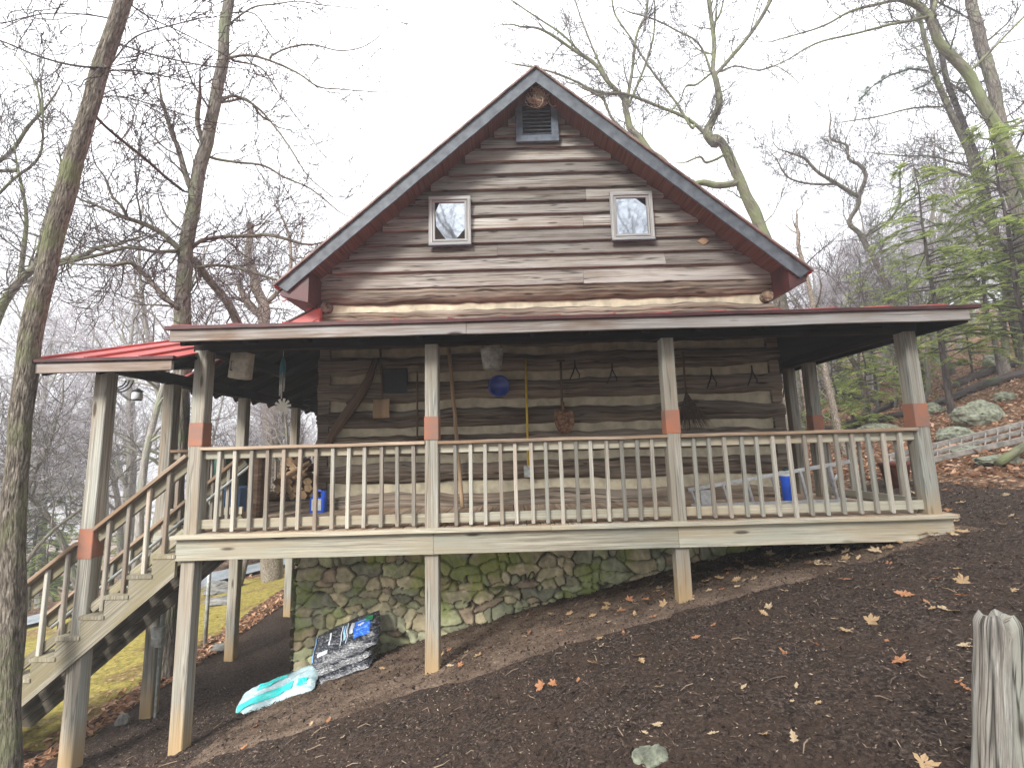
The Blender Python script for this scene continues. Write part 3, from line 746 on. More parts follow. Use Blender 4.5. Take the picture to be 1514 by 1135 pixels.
# ------------------------------------------------------------------ STAIRS
stairs=empty('staircase',(-4.6,.5,gz(-4.6,.5)),'open timber staircase climbing the slope to the left end of the porch','stairs')
def sbuild(mb,name,mat,par=None,**k):
    o=mb.build(name,mat,**k); o.parent=par or stairs; o.matrix_parent_inverse=Matrix.Translation(-stairs.location) if par is None else Matrix.Identity(4); return o
SY0,SY1=-.09,1.0; ns=11; rise,run=.187,.223
for k in range(ns):
    x=-3.56-run*k; z=-.158-rise*k
    mb=MB(); board(mb,(x-.0,SY0-.03,z-.018),(x-.0,SY1+.03,z-.018),.25,.036,(1,0,0),n=4,jit=.004); sbuild(mb,'tread',M['stairwood'])
for y in (SY0,.46,SY1):
    # sawtooth stringer
    mb=MB(); th=.038; top=[]; bot=[]
    x=-3.44
    P=[(-3.44,-.195)]
    for k in range(ns):
        z=-.158-rise*k-.037; xl=-3.56-run*k-.11; P.append((xl,z)); P.append((xl,z-rise))
    P=P[:-1]; lo=[(P[-1][0],P[-1][1]-.10),(-3.44,-.195-.20)]
    # polygon strips
    prof=P; b0=0
    slope=(-.158+.0)/(1)
    def botz(xx): return (-.37 if y<0 else -.32)+(xx+3.44)*rise/run
    for yy in (y-th/2,y+th/2):
        pass
    pts=P
    for i in range(len(pts)-1):
        (xa,za),(xb,zb)=pts[i],pts[i+1]
        if abs(xa-xb)<1e-6: continue
        q=len(mb.v)
        for yy in (y-th/2,y+th/2):
            mb.v+= [(xa,yy,za),(xb,yy,zb),(xb,yy,botz(xb)),(xa,yy,botz(xa))]
        uv=[(math.hypot(xa+3.4,za+.2)-.0,(za-botz(xa))),(math.hypot(xb+3.4,za+.2+(rise/run)*0),(zb-botz(xb))),(math.hypot(xb+3.4,botz(xb)),0),(math.hypot(xa+3.4,botz(xa)),0)]
        uv=[((-(xa))*1.305,za-xa*.83*1.0),((-(xb))*1.305,zb-xb*.83),((-(xb))*1.305,botz(xb)-xb*.83),((-(xa))*1.305,botz(xa)-xa*.83)]
        mb.face((q,q+1,q+2,q+3),uv); mb.face((q+4,q+5,q+6,q+7),uv); mb.face((q,q+4,q+5,q+1),uv); mb.face((q+3,q+2,q+6,q+7),uv); mb.face((q+1,q+5,q+6,q+2),uv); mb.face((q,q+3,q+7,q+4),uv)
    sbuild(mb,'stringer',M['stairwood'] if y<0 else M['stair_shade'])
def stair_rail(y,front):
    s_=.81
    def zc(x): return .83+(x+3.42)*s_
    mb=MB(); xe=-5.75
    segs=[(-3.42,-4.32),(-4.48,xe)] if front else [(-3.42,xe)]
    for a,b in segs: board(mb,(a,y,zc(a)),(b,y,zc(b)),.035,.14,(0,0,1),n=8,jit=.003)
    rl=sbuild(mb,'handrail',M['rail']); mb=MB()
    for a,b in segs: board(mb,(a,y+.02,zc(a)-.085),(b,y+.02,zc(b)-.085),.11,.036); board(mb,(a,y+.02,zc(a)-.78),(b,y+.02,zc(b)-.78),.09,.036)
    o=sbuild(mb,'rail_board',M['stairwood'],rl); 
    x=-3.60
    while x>xe:
        if not(front and -4.52<x<-4.30):
            mb=MB(); board(mb,(x,y-.02,zc(x)-.02),(x+random.uniform(-.006,.006),y-.02,zc(x)-.90),.038,.038,(0,1,0)); sbuild(mb,'baluster',M['baluster'],rl)
        x-=.195
stair_rail(-.03,True); stair_rail(1.0,False)
mb=MB(); a=Vector((-3.3,.93,.78)); tube(mb,[Vector((-2.95,.93,.9)),Vector((-3.15,.93,.82)),Vector((-5.6,.93,-1.16))],[.02]*3,8); sbuild(mb,'metal_grab_rail',M['galv'],smooth=True)
# newel post with rounded top
mb=MB(); c=at(376,765,.86); lathe(mb,[(.09,.03),(.09,.80),(.098,.80),(.098,.86),(.085,.90),(.05,.925),(0,.93)],(c.x,.86,0),14); o=sbuild(mb,'newel_post',M['brown_handle'],label='dark round topped post')
# conduit and box on back post
mb=MB(); tube(mb,[Vector((-4.33,1.0,-2.35)),Vector((-4.335,1.0,-1.4)),Vector((-4.34,1.0,0))],[.014]*3,8); o=mb.build('electrical_conduit',M['galv']); tag(o,'thin grey electrical conduit with a junction box on the post under the stairs','conduit')
mb=MB(); box(mb,(-4.40,.93,-1.42),(-4.27,1.0,-1.20)); b=mb.build('junction_box',M['galv'],o)
# steel pole on the lawn
p=hit(303,955); mb=MB(); cyl(mb,(p.x,p.y,p.z-.1),(p.x,p.y,p.z+1.5),.03,n=12); lathe(mb,[(.03,0),(.034,.01),(.034,.03),(0,.04)],(p.x,p.y,p.z+1.5),12); o=mb.build('steel_pole',M['galv'],smooth=True); tag(o,'slim grey steel pole standing on the lawn behind the corner post','pole')

# ------------------------------------------------------------------ HANGING TOOLS
wy=1.70
# white weathered bucket
rt=empty('hanging_bucket',at(358,520,.35),'weathered white metal bucket hanging by the left corner post','bucket')
c=at(357,541,.35); mb=MB(); lathe(mb,[(0,-.145),(.118,-.145),(.124,-.14),(.122,.14),(.128,.15),(.118,.15),(.112,-.12),(0,-.12)],c,28,M=Matrix.Rotation(R(4),3,'Y')); mb.build('bucket_body',M['bucket_white'],rt,smooth=True)
mb=MB(); cyl(mb,c+Vector((-.045,-.127,.03)),c+Vector((-.045,-.127,-.06)),.004,n=6); cyl(mb,c+Vector((-.06,-.12,.035)),c+Vector((-.02,-.125,.03)),.004,n=6); cyl(mb,c+Vector((-.055,-.125,-.06)),c+Vector((-.03,-.13,-.07)),.007,n=6); mb.build('latch',M['black_iron'],rt)
mb=MB(); tube(mb,[c+Vector((-.12,0,.14)),c+Vector((-.06,0,.24)),c+Vector((0,0,.28)),c+Vector((.06,0,.24)),c+Vector((.12,0,.14))],[.004]*5,5); mb.build('bail_handle',M['black_iron'],rt)
# grey tapered pail
rt=empty('galvanised_pail',at(727,515,.9),'tapered grey pail hanging beside the second post','bucket')
c=at(728,546,.9); mb=MB(); lathe(mb,[(0,.0),(.108,0),(.118,.012),(.150,.25),(.156,.26),(.146,.26),(.105,.03),(0,.03)],c,28); mb.build('pail_body',M['galv'],rt,smooth=True)
mb=MB(); tube(mb,[c+Vector((-.15,0,.25)),c+Vector((-.08,0,.36)),c+Vector((0,0,.40)),c+Vector((.08,0,.36)),c+Vector((.15,0,.25))],[.004]*5,5); mb.build('bail_handle',M['black_iron'],rt)
# blue basin
c=at(738,571,wy-.02); mb=MB(); lathe(mb,[(0,0),(.10,.0),(.125,.03),(.155,.05),(.158,.045),(.13,.02),(.10,-.012),(0,-.012)],c,32,M=Matrix.Rotation(R(90),3,'X')); o=mb.build('enamel_basin',M['blue_enamel'],smooth=True); tag(o,'dark blue round enamel basin hung on the log wall','basin')
# yellow pole
a=at(777,530,wy); b=at(781,690,wy); mb=MB(); cyl(mb,(a.x,wy,a.z),(b.x,wy,b.z-.1),.017,n=10); rt=mb.build('yellow_pole_tool',M['yellow'],smooth=True); tag(rt,'long yellow handled tool hung upright on the log wall','tool')
mb=MB(); board(mb,(b.x,wy-.03,b.z+.02),(b.x,wy-.03,b.z-.14),.03,.13,(0,1,0)); mb.build('metal_head',M['galv'],rt)
# round shovel
a=at(829,535,wy-.02); rt=empty('round_point_shovel',(a.x,wy,a.z),'rusty round-point shovel hanging blade down on the log wall','shovel')
b=at(831,606,wy-.02); mb=MB(); cyl(mb,(a.x,wy-.02,a.z),(b.x,wy-.02,b.z),.018,n=10); mb.build('handle',M['brown_handle'],rt,smooth=True)
mb=MB(); cyl(mb,(a.x-.06,wy-.02,a.z+.02),(a.x+.06,wy-.02,a.z+.02),.014,n=8); mb.build('grip',M['brown_handle'],rt)
def blade(cx,cz,w,h,mat,parent,point):
    mb=MB(); n=12; m=14
    for j in range(m+1):
        f=j/m; hw=w/2*(1.0 if not point else (math.sqrt(max(0,1-max(0,(f-.35)/.65)**2.2)) if f>.35 else 1-.06*(1-f/.35)))
        for i in range(n+1):
            x=(i/n*2-1); mb.v.append((cx+x*hw, wy-.03+.035*(x*x)*(-1)-.02*math.sin(f*3), cz-h*f))
    for j in range(m):
        for i in range(n):
            q=j*(n+1)+i; mb.face((q,q+n+1,q+n+2,q+1),[(i/n*.2,f),(i/n*.2,f+.02),(i/n*.2+.01,f),(i/n*.2,f)])
    o=mb.build('blade',mat,parent,smooth=True)
    so=o.modifiers.new('t','SOLIDIFY'); so.thickness=.004
c=at(833,607,wy); blade(c.x,c.z,.28,.33,M['rust'],rt,True)
mb=MB(); cyl(mb,(c.x-.003,wy-.03,c.z+.12),(c.x,wy-.045,c.z-.06),.020,.014,n=10); mb.build('socket',M['rust'],rt,smooth=True)
# square shovel
a=at(562,540,wy); c=at(566,590,wy); rt=empty('square_shovel',(a.x,wy,a.z),'rust brown square-mouth shovel hanging high near the left end of the log wall','shovel')
mb=MB(); cyl(mb,(a.x,wy-.02,a.z+.35),(c.x,wy-.02,c.z),.016,n=8); mb.build('handle',M['brown_handle'],rt,smooth=True); blade(c.x,c.z,.235,.275,M['palewood'],rt,False)
# peeled stick
a=at(664,515,wy); b=at(684,755,wy-.2); mb=MB(); n=14; pts=[Vector((a.x,wy,a.z)).lerp(Vector((b.x,wy-.2,.04)),k/n)+Vector((.012*noise.noise((k*.6,1,1)),0,0)) for k in range(n+1)]
tube(mb,pts,[.028+.006*noise.noise((k,3,1)) for k in range(n+1)],9,rough=.15); o=mb.build('wooden_pole',M['palewood'],smooth=True); tag(o,'tall peeled wooden pole leaning on the logs beside the second post','pole')
# dark crooked pole
pts=[at(*p,wy-.05) for p in ((556,530),(545,560),(528,590),(508,618),(490,645),(478,675))]; mb=MB(); tube(mb,pts,[.045,.06,.075,.07,.06,.05],9,rough=.3); tube(mb,[pts[3],at(488,625,wy-.05),at(482,618,wy-.05)],[.03,.02,.012],6)
tube(mb,[pts[2],at(512,596,wy-.06)],[.03,.02],6); o=mb.build('crooked_yoke',M['brown_handle'],smooth=True); tag(o,'dark crooked wooden yoke slanting across the left end of the log wall','yoke')
# rod with plate
a=at(617,548,wy); b=at(617,651,wy); mb=MB(); cyl(mb,(a.x,wy,a.z),(b.x,wy,b.z),.014,n=8); rt=mb.build('tamper_tool',M['brown_handle']); tag(rt,'thin brown handled tamper with flat plate, left of the second post','tool')
mb=MB(); box(mb,(b.x-.14,wy-.12,b.z-.02),(b.x+.13,wy+.03,b.z)); mb.build('plate',M['rust'],rt)
# twig broom
a=at(1011,540,wy); b=at(1014,583,wy); rt=empty('twig_broom',(a.x,wy,a.z),'brown twig broom hanging bristles down right of the third post','broom')
mb=MB(); cyl(mb,(a.x,wy,a.z+.2),(b.x,wy,b.z),.016,n=8); mb.build('handle',M['brown_handle'],rt)
mb=MB(); rs=random.Random(8)
for i in range(150):
    an=rs.uniform(-.42,.62); L=rs.uniform(.34,.55); e=Vector((b.x+math.sin(an)*L,wy-.03-rs.uniform(0,.08),b.z-math.cos(an)*L)); md=Vector((b.x,wy-.01,b.z)).lerp(e,.5)+Vector((rs.uniform(-.01,.01),0,-.01))
    tube(mb,[Vector((b.x+rs.uniform(-.012,.012),wy-.01,b.z+.03)),md,e],[.004,.0035,.002],3,rs.random(),cap=False)
mb.build('bristles',M['twigbroom'],rt)
# small iron hooks
for (px,py,lab) in ((850,540,'black iron tongs hanging right of the round shovel'),(905,545,'small black iron hook on the upper logs left of the third post'),(1052,552,'small black iron hammer hanging right of the twig broom'),(1112,548,'dark iron shackle hanging near the right corner of the logs')):
    a=at(px,py,wy); mb=MB(); pts=[a+Vector((0,0,.08)),a,a+Vector((-.03,0,-.1)),a+Vector((-.09,-.01,-.22))]
    tube(mb,pts,[.01,.012,.012,.008],6); tube(mb,[a,a+Vector((.03,0,-.08)),a+Vector((.06,0,-.13)),a+Vector((.05,0,-.19))],[.009]*4,6); o=mb.build('iron_tool',M['black_iron']); tag(o,lab,'hook')
# dark board/cupboard on wall
a=at(563,548,wy+.02); mb=MB(); c0=at(563,582,wy); c1=at(602,535,wy)
rt=empty('wall_screen',(c0.x,wy,c0.z),'small dark meshed vent panel on the logs behind the square shovel','panel')
mb=MB(); box(mb,(c0.x,wy-.0,c0.z),(c1.x,wy+.05,2.02)); mb.build('panel',M['black_iron'],rt)
# wind chime
c=at(419,527,.9); rt=empty('wind_chime',(c.x,.9,c.z),'wind chime with teal top, silver tubes and a pale star hanging below','wind chime')
mb=MB(); cyl(mb,(c.x,.9,c.z+.2),(c.x,.9,c.z-.55),.003,n=5); mb.build('cord',M['white_paint'],rt)
mb=MB(); lathe(mb,[(.008,0),(.02,-.04),(.034,-.10),(.038,-.19),(.028,-.24),(0,-.24)],(c.x,.9,c.z),14); mb.build('top_cap',M['teal'],rt,smooth=True)
for i in range(5):
    an=i*1.257; L=.22+.03*i; mb=MB(); cyl(mb,(c.x+.025*math.cos(an),.9+.025*math.sin(an),c.z-.2),(c.x+.025*math.cos(an),.9+.025*math.sin(an),c.z-.2-L),.009,n=8); mb.build('tube',M['alu'],rt,smooth=True)
s_=at(418,601,.9); mb=MB()
for i in range(10):
    an=i*math.pi/5+.15; d=Vector((math.cos(an),0,math.sin(an))); board(mb,s_+d*.02,s_+d*.105,.03,.010,Vector((0,1,0)).cross(d),ch=.002)
lathe(mb,[(0,.012),(.03,.01),(.03,-.01),(0,-.012)],s_,10,M=Matrix.Rotation(R(90),3,'X')); mb.build('star',M['white_paint'],rt)
# lantern and hanging loops under the stair roof
c=at(203,585,.9); rt=empty('hanging_lantern',(c.x,.9,c.z+.06),'small glass jar lantern hanging under the stair roof','lantern')
mb=MB(); lathe(mb,[(0,-.055),(.05,-.055),(.06,-.03),(.058,.03),(.045,.055),(0,.055)],c,16); mb.build('glass_jar',M['clip'],rt,smooth=True)
mb=MB(); lathe(mb,[(0,.10),(.02,.09),(.06,.06),(.062,.05),(0,.05)],c,16); lathe(mb,[(0,-.06),(.055,-.06),(.055,-.052),(0,-.052)],c,16); mb.build('lantern_cap',M['black_iron'],rt,smooth=True)
mb=MB()
for r0,dx in ((.13,-.26),(.17,-.22),(.10,-.3)):
    q=at(185,562,.9)+Vector((dx*.3,0,0)); pts=[q+Vector((r0*math.cos(a_),0,-abs(r0*math.sin(a_))*.9)) for a_ in [math.pi*k/10 for k in range(11)]]; tube(mb,pts,[.009]*11,6)
o=mb.build('coiled_cable',M['black_iron'],smooth=True); tag(o,'loops of black cable hanging under the stair roof beside the lantern','cable')

# ------------------------------------------------------------------ THINGS ON THE DECK
c=at(475,756,1.55); rt=empty('blue_jug',(c.x,1.5,.032),'bright blue plastic jug with pale label standing at the left end of the log wall','jug')
mb=MB(); w,d_,hh=.20,.12,.30; x,y,z=c.x-.02,1.5,.032
board(mb,(x,y,z),(x,y,z+.20),d_,w,(0,1,0),ch=.015); P=[(-w/2,.20),(w/2,.20),(w/2,.29),(w/2-.05,.29),(w/2-.06,.25),(-w/2+.05,.25),(-w/2,.21)]
board(mb,(x+w/2-.03,y,z+.2),(x+w/2-.03,y,z+.285),.07,.06,(0,1,0),ch=.01); tube(mb,[Vector((x-w/2+.02,y,z+.2)),Vector((x-w/2+.04,y,z+.26)),Vector((x,y,z+.285)),Vector((x+w/2-.04,y,z+.275))],[.018]*4,8)
mb.build('jug_body',M['blue_plastic'],rt,smooth=False)
mb=MB(); box(mb,(x+w/2-.058,y-.028,z+.287),(x+w/2-.005,y+.028,z+.315)); mb.build('cap',M['black_iron'],rt)
mb=MB(); box(mb,(x-w/2+.03,y-.064,z+.03),(x+w/2-.04,y-.0605,z+.18)); lb=mb.build('label',M['clip'],rt)
# firewood pile
rs=random.Random(12); base=Vector((-3.80,3.15,.03))
rows_=[5,4,4,3,3,2]
rk=empty('firewood_rack',(base.x,base.y+.25,.03),'black iron firewood rack under the split logs on the left deck','rack')
mb=MB(); 
for yy in (base.y-.02,base.y+.5):
    tube(mb,[Vector((base.x-.46,yy,.62)),Vector((base.x-.40,yy,.05)),Vector((base.x+.40,yy,.05)),Vector((base.x+.46,yy,.62))],[.015]*4,8)
mb.build('rack_frame',M['black_iron'],rk)
names=['bottom','second','third','fourth','fifth','top']
for r_,n_ in enumerate(rows_):
    for i in range(n_):
        p=base+Vector(((i-(n_-1)/2)*.17+rs.uniform(-.02,.02),0,.09+r_*.115)); mb=MB(); n=rs.choice((3,4)); a0=rs.uniform(0,6)
        dd=Vector((rs.uniform(-.18,.18),1,rs.uniform(-.1,.1)))
        tube(mb,[p,p+dd*.5],[.085,.08],n+1,rs.random(),rough=.3); o=mb.build('firewood_log',M['splitwood']); tag(o,'split log in the %s layer of the firewood pile on the left deck'%names[r_],'firewood','split logs in the firewood pile')
p=Vector((base.x+.05,base.y-.12,.78)); mb=MB(); tube(mb,[at(421,705,3.0),at(459,684,3.0)],[.05,.045],4,.9,rough=.2); o=mb.build('firewood_log',M['splitwood']); tag(o,'pale split log lying slanted across the front of the firewood pile','firewood','split logs in the firewood pile')
# blue tote
rt=empty('storage_tote',at(343,765,1.9),'faded blue storage tote behind the left railing','tote')
c=at(343,742,1.9); mb=MB(); x=c.x
board(mb,(x,1.9,.035),(x,1.9,.34),.36,.40,(0,1,0),ch=.03)
for k in range(5): board(mb,(x-.16+k*.08,1.715,.05),(x-.16+k*.08,1.715,.32),.012,.02,(0,1,0))
mb.build('tote_body',M['bin_blue'],rt)
mb=MB(); board(mb,(x,1.9,.34),(x,1.9,.375),.40,.44,(0,1,0),ch=.012); mb.build('lid',M['bin_blue'],rt)
# covered grill
c=at(340,700,2.4); rt=empty('covered_grill',(c.x,2.4,.03),'dark green covered grill behind the blue tote on the left deck','grill')
mb=MB(); lathe(mb,[(.30,.05),(.33,.3),(.31,.6),(.33,.68),(.28,.82),(.15,.90),(0,.92)],(c.x,2.5,0),20); mb.build('cover',M['dark_green'],rt,smooth=True)
mb=MB(); 
for a_ in (0,2.1,4.2): cyl(mb,(c.x+.22*math.cos(a_),2.5+.22*math.sin(a_),.03),(c.x+.2*math.cos(a_),2.5+.2*math.sin(a_),.2),.012,n=6)
mb.build('legs',M['black_iron'],rt)
# step ladder lying on the deck
rt=empty('step_ladder',(3.1,.9,.03),'silver aluminium stepladder lying on its side behind the right railing','ladder')
A=at(1018,724,.95); B=at(1256,682,.95)
mb=MB(); board(mb,(A.x,.95,A.z),(B.x,.95,B.z),.045,.025,(0,0,1)); board(mb,(A.x+.02,.95,.05),(B.x-.1,.95,.06),.05,.025); mb.build('side_rail',M['alu'],rt)
for px in (1022,1070,1106,1145,1187,1232):
    p=at(px,740,.95); f=(p.x-A.x)/(B.x-A.x); mb=MB(); zt_=A.z+(B.z-A.z)*f; board(mb,(p.x,.95,zt_),(p.x+.07,.97,.06),.05,.03,(0,1,0)); mb.build('rung',M['alu'],rt)
mb=MB(); p0_=at(1035,722,.93); p1_=at(1053,757,.93); box(mb,(p0_.x,.92,.06),(p1_.x,.935,p0_.z-.02)); mb.build('top_plate',M['alu'],rt)
p=at(1232,700,.97); mb=MB(); board(mb,(p.x-.02,.97,p.z-.12),(p.x+.08,.97,p.z+.02),.03,.02); mb.build('brace',M['alu'],rt)
# blue bottle
c=at(1166,743,1.35); x=c.x; rt=empty('blue_canister',(x,1.35,.03),'tall blue bottle with a white and green top behind the stepladder','bottle')
mb=MB(); lathe(mb,[(0,.032),(.06,.032),(.066,.05),(.066,.27),(.078,.34),(.078,.36),(0,.36)],(x,1.35,0),20); mb.build('bottle_body',M['blue_plastic'],rt,smooth=True)
mb=MB(); lathe(mb,[(.08,.36),(.085,.40),(.06,.42),(0,.42)],(x-.01,1.35,0),16); mb.build('cap',M['white_paint'],rt,smooth=True)
mb=MB(); lathe(mb,[(.04,.42),(.055,.45),(.03,.47),(0,.47)],(x+.02,1.35,0),12); mb.build('green_top',M['dark_green'],rt,smooth=True)
# dark clay pot beyond the rail
p=hit(1277,725); mb=MB(); lathe(mb,[(0,0),(.13,0),(.18,.30),(.20,.31),(.20,.36),(.17,.36),(.15,.28),(0,.26)],(5.6,2.0,gz(5.6,2)-.02),22); o=mb.build('clay_pot',M['terracotta'],smooth=True); tag(o,'dark red clay pot on the ground beyond the right railing','pot')

# ------------------------------------------------------------------ MULCH BAGS
def bag(name,c,L,W,T,rz,tilt,roll,mat,label,group,extra=None,seed=0):
    mb=MB(); nu,nv=36,22
    Mx=Matrix.Rotation(rz,3,'Z')@Matrix.Rotation(tilt,3,'Y')@Matrix.Rotation(roll,3,'X')
    rs=random.Random(seed)
    def pt(u,v,side,off=0):
        a=abs(u)**6; b=abs(v)**3; k=max(0,(1-a))**.5*max(0,(1-b))**.5
        z=side*(T/2*k+off)
        z+=.012*noise.noise((u*8+seed,v*3,side))*k+.007*noise.noise((u*20,v*5+seed,side))*(.3+k)+.03*noise.noise((u*2.5,v*2.5,seed))
        x=u*L/2*(1-.05*v*v); y=v*W/2*(1-.06*u*u)
        p=Vector((x,y,z)); 
        return Vector(c)+Mx@p
    for side in (1,-1):
        b0=len(mb.v)
        for i in range(nu+1):
            for j in range(nv+1): mb.v.append(pt(i/nu*2-1,j/nv*2-1,side))
        for i in range(nu):
            for j in range(nv):
                q=b0+i*(nv+1)+j; f=(q,q+nv+1,q+nv+2,q+1); f=f if side>0 else f[::-1]
                mb.face(f,[(i/nu,j/nv)]*4,.5)
    o=mb.build(name,mat,smooth=True); tag(o,label,'bag',group)
    for k,(nm,u0,u1,v0,v1,mt,off) in enumerate(extra or []):
        off+=.006
        m2=MB(); nn=14
        for i in range(nn+1):
            for j in range(nn+1): m2.v.append(pt(u0+(u1-u0)*i/nn,v0+(v1-v0)*j/nn,1,.003+off))
        for i in range(nn):
            for j in range(nn):
                q=i*(nn+1)+j; m2.face((q,q+nn+1,q+nn+2,q+1),[(0,0)]*4)
        x=m2.build(nm,mt,smooth=True); x.parent=o
    return o
def film(name,c,c2,rough=.22):
    t=NT(name,rough,.7); co=t.pos(); n=t.noise(t.scale(co,(6,6,30)),3,5,1.5); t.col(t.mix(t.ramp(n,[(.5,0),(.68,1)]),c,c2)); t.bump(n,.5,.012); return t.m
M['bag_black']=film('black_plastic_film',(.018,.02,.026),(.26,.27,.30))  # pale streaks in the black colour imitate shine on the plastic
M['bag_white']=film('pale_plastic_film',(.36,.50,.54),(.66,.76,.78),.25)
M['p_blue']=film('blue_printed_film',(.03,.12,.62),(.15,.45,.8)); M['p_teal']=film('teal_printed_film',(.03,.58,.56),(.1,.66,.66)); M['p_white']=film('white_print',(.55,.6,.66),(.7,.72,.75)); M['p_green']=film('green_print',(.03,.25,.10),(.05,.3,.14)); M['p_sky']=film('light_blue_print',(.22,.42,.72),(.3,.5,.8))
GB='bags stacked against the stone foundation'
def gat(x,y,dz=0): return Vector((x,y,gn(x,y)+dz))
rzb=R(0); tl=-R(17)
bag('mulch_bag',gat(-2.16,1.20,.05),.80,.50,.16,rzb,tl,R(4),M['bag_black'],'black plastic mulch bag at the bottom of the stack by the stone wall',GB,seed=1)
bag('mulch_bag',gat(-2.20,1.25,.19),.84,.50,.16,rzb+R(3),tl,R(10),M['bag_black'],'black plastic mulch bag in the middle of the stack by the stone wall',GB,seed=2)
pr_=[('print_panel',.30,.78,-.42,.55,M['p_blue'],0),('print_badge',.62,.84,.25,.60,M['p_green'],.004),('print_line',.08,.11,-.55,.6,M['p_white'],0),('print_line',.18,.28,-.1,.5,M['p_white'],0),('print_line',-.10,-.07,-.5,.6,M['p_white'],0),('print_line',-.75,-.45,-.62,-.40,M['p_white'],0),('print_line',-.98,-.90,-.7,.7,M['p_sky'],0),('print_line',-.45,-.40,-.2,.45,M['p_white'],0),('print_line',.36,.70,-.05,.03,M['p_sky'],.004),('print_line',.40,.60,.2,.28,M['p_white'],.004),('print_line',.38,.66,.36,.42,M['p_sky'],.004),('print_line',-.02,.05,-.25,.5,M['p_sky'],0)]
bag('mulch_bag',gat(-2.17,1.28,.35),.88,.56,.16,rzb+R(2),tl-R(3),R(30),M['bag_black'],'black mulch bag with blue printed panel topping the stack by the stone wall',GB,pr_,seed=3)
bag('soil_bag',gat(-2.86,.96,.06),.96,.42,.17,R(3),-R(19),R(22),M['bag_white'],'white plastic bag with a teal stripe lying on the mulch below the black bags',GB,[('print_stripe',-.90,.50,-.66,-.20,M['p_teal'],.002),('print_panel',-.5,.3,.25,.75,M['p_teal'],.002),('print_stripe',.62,.84,-.62,-.20,M['p_teal'],.002)],seed=4)
# ------------------------------------------------------------------ old fence stake, rocks
_b=at(1478,1150,-3.05); _t=at(1476,915,-3.05); mb=MB(); n=40; sides=110; _ax=(_t-_b)
rr0=29.5/pxm(-3.05)
for k in range(n+1):
    f=k/n
    for i in range(sides):
        a=2*math.pi*i/sides; ca,sa=math.cos(a),math.sin(a)
        rr=rr0*(1.08-.16*f)*(1+.12*noise.noise((ca*1.2,sa*1.2,f*2.5+3))+.012*noise.noise((ca*6,sa*6,f*3))+.012*noise.noise((ca*14,sa*14,f*16)))*(1-.10*abs(math.cos(2*a)))
        for (ga,gw,gd) in ((3.5,.035,.07),(3.85,.03,.05),(4.45,.03,.06),(5.05,.035,.05),(5.25,.025,.07),(5.8,.04,.06),(6.05,.03,.05)):
            rr*=1-gd*math.exp(-((a-ga-.08*noise.noise((f*3,ga,1)))/gw)**2)*min(1,max(0,.6+1.6*noise.noise((f*4,ga*5,2))))
        rr*=1-.16*math.exp(-((a-4.80)/.16)**2)-.07*math.exp(-((a-4.2)/.08)**2)-.07*math.exp(-((a-5.5)/.07)**2)
        rx,ry=rr*ca,rr*.8*sa; z=0
        if f>.88:
            q=(f-.88)/.12; lob=.030*(1-abs(abs(rx/rr0+.08)-.5)*1.6)-.06*math.exp(-((rx/rr0+.10)/.17)**2)
            z=lob*q*.9
            if k==n: rx*=.80; ry*=.72
            elif k==n-1: rx*=.93; ry*=.9
        p=_b+_ax*f; mb.v.append(Vector((p.x+rx,p.y+ry,p.z+z)))
for k in range(n):
    for i in range(sides):
        j=(i+1)%sides; q=k*sides; mb.face((q+i,q+j,q+sides+j,q+sides+i),[(k*.02,i*.005),(k*.02,(i+1)*.005),(k*.02+.02,(i+1)*.005),(k*.02+.02,i*.005)],.5)
for ring,sc_ in ((1,.5),(2,.2)):
    for i in range(sides):
        v0=mb.v[n*sides+i]; dx=(v0.x-_t.x)*sc_; dy=(v0.y-_t.y)*sc_
        mb.v.append(Vector((_t.x+dx,_t.y+dy,_t.z+.018-.06*math.exp(-((dx/rr0+.10)/.17)**2)+.008*noise.noise((dx*60,dy*60,1)))))
    for i in range(sides):
        j=(i+1)%sides; q=(n+ring-1)*sides; mb.face((q+i,q+j,q+sides+j,q+sides+i),[(0,i*.01),(0,i*.01+.01),(.05,i*.01+.01),(.05,i*.01)],.5)
q=(n+2)*sides; mb.v.append(_t+Vector((0,0,-.01))); ce=len(mb.v)-1
for i in range(sides): mb.face((q+i,q+(i+1)%sides,ce),[(0,i*.01),(0,i*.01+.01),(.05,i*.01)],.5)
o=mb.build('fence_stake',M['stake'],smooth=True); tag(o,'split silver grey fence stake rising at the lower right of the mulch','stake')
def mkrock(px,py,wpx,hpx,lab,seed,mat='moss_rock',dz=0):
    p=hit(px,py); s=1/pxm(p.y); mb=MB(); w=wpx*s/2; h_=hpx*s/2; rock(mb,(p.x,p.y+w*.4,p.z+h_*.45+dz),(w,w*.8,h_*1.05),seed); o=mb.build('rock',M[mat],smooth=False); tag(o,lab,'rock','rocks'); return o
mkrock(1462,625,62,42,'big lichen grey boulder on the leafy slope behind a thin sapling',1)
mkrock(1420,650,46,26,'flat pale rock just above the lying ladder',2)
mkrock(1384,612,30,22,'dark green rock beside the right corner post under the fallen trunk',3)
mkrock(1492,592,28,16,'small grey rock highest on the right leafy slope below the fallen rails',4)
mkrock(1478,538,34,20,'grey boulder above the fallen rails on the right slope',5)
mkrock(1308,640,48,16,'low mossy rock seen over the right railing cap',6)
mkrock(972,1128,52,30,'pale lichen rock half buried in the mulch at the bottom edge',7,dz=-.05)
mkrock(1445,668,40,10,'flat stone under the near edge of the leafy slope',8)
mkrock(178,1070,18,14,'small white stone on the leaf litter behind the stair post',9,'flag')
mkrock(1490,685,60,16,'mossy flat rock at the right edge below the ladder',10)
for i,(px,py) in enumerate(((1490,672),(1470,690))):
    pass
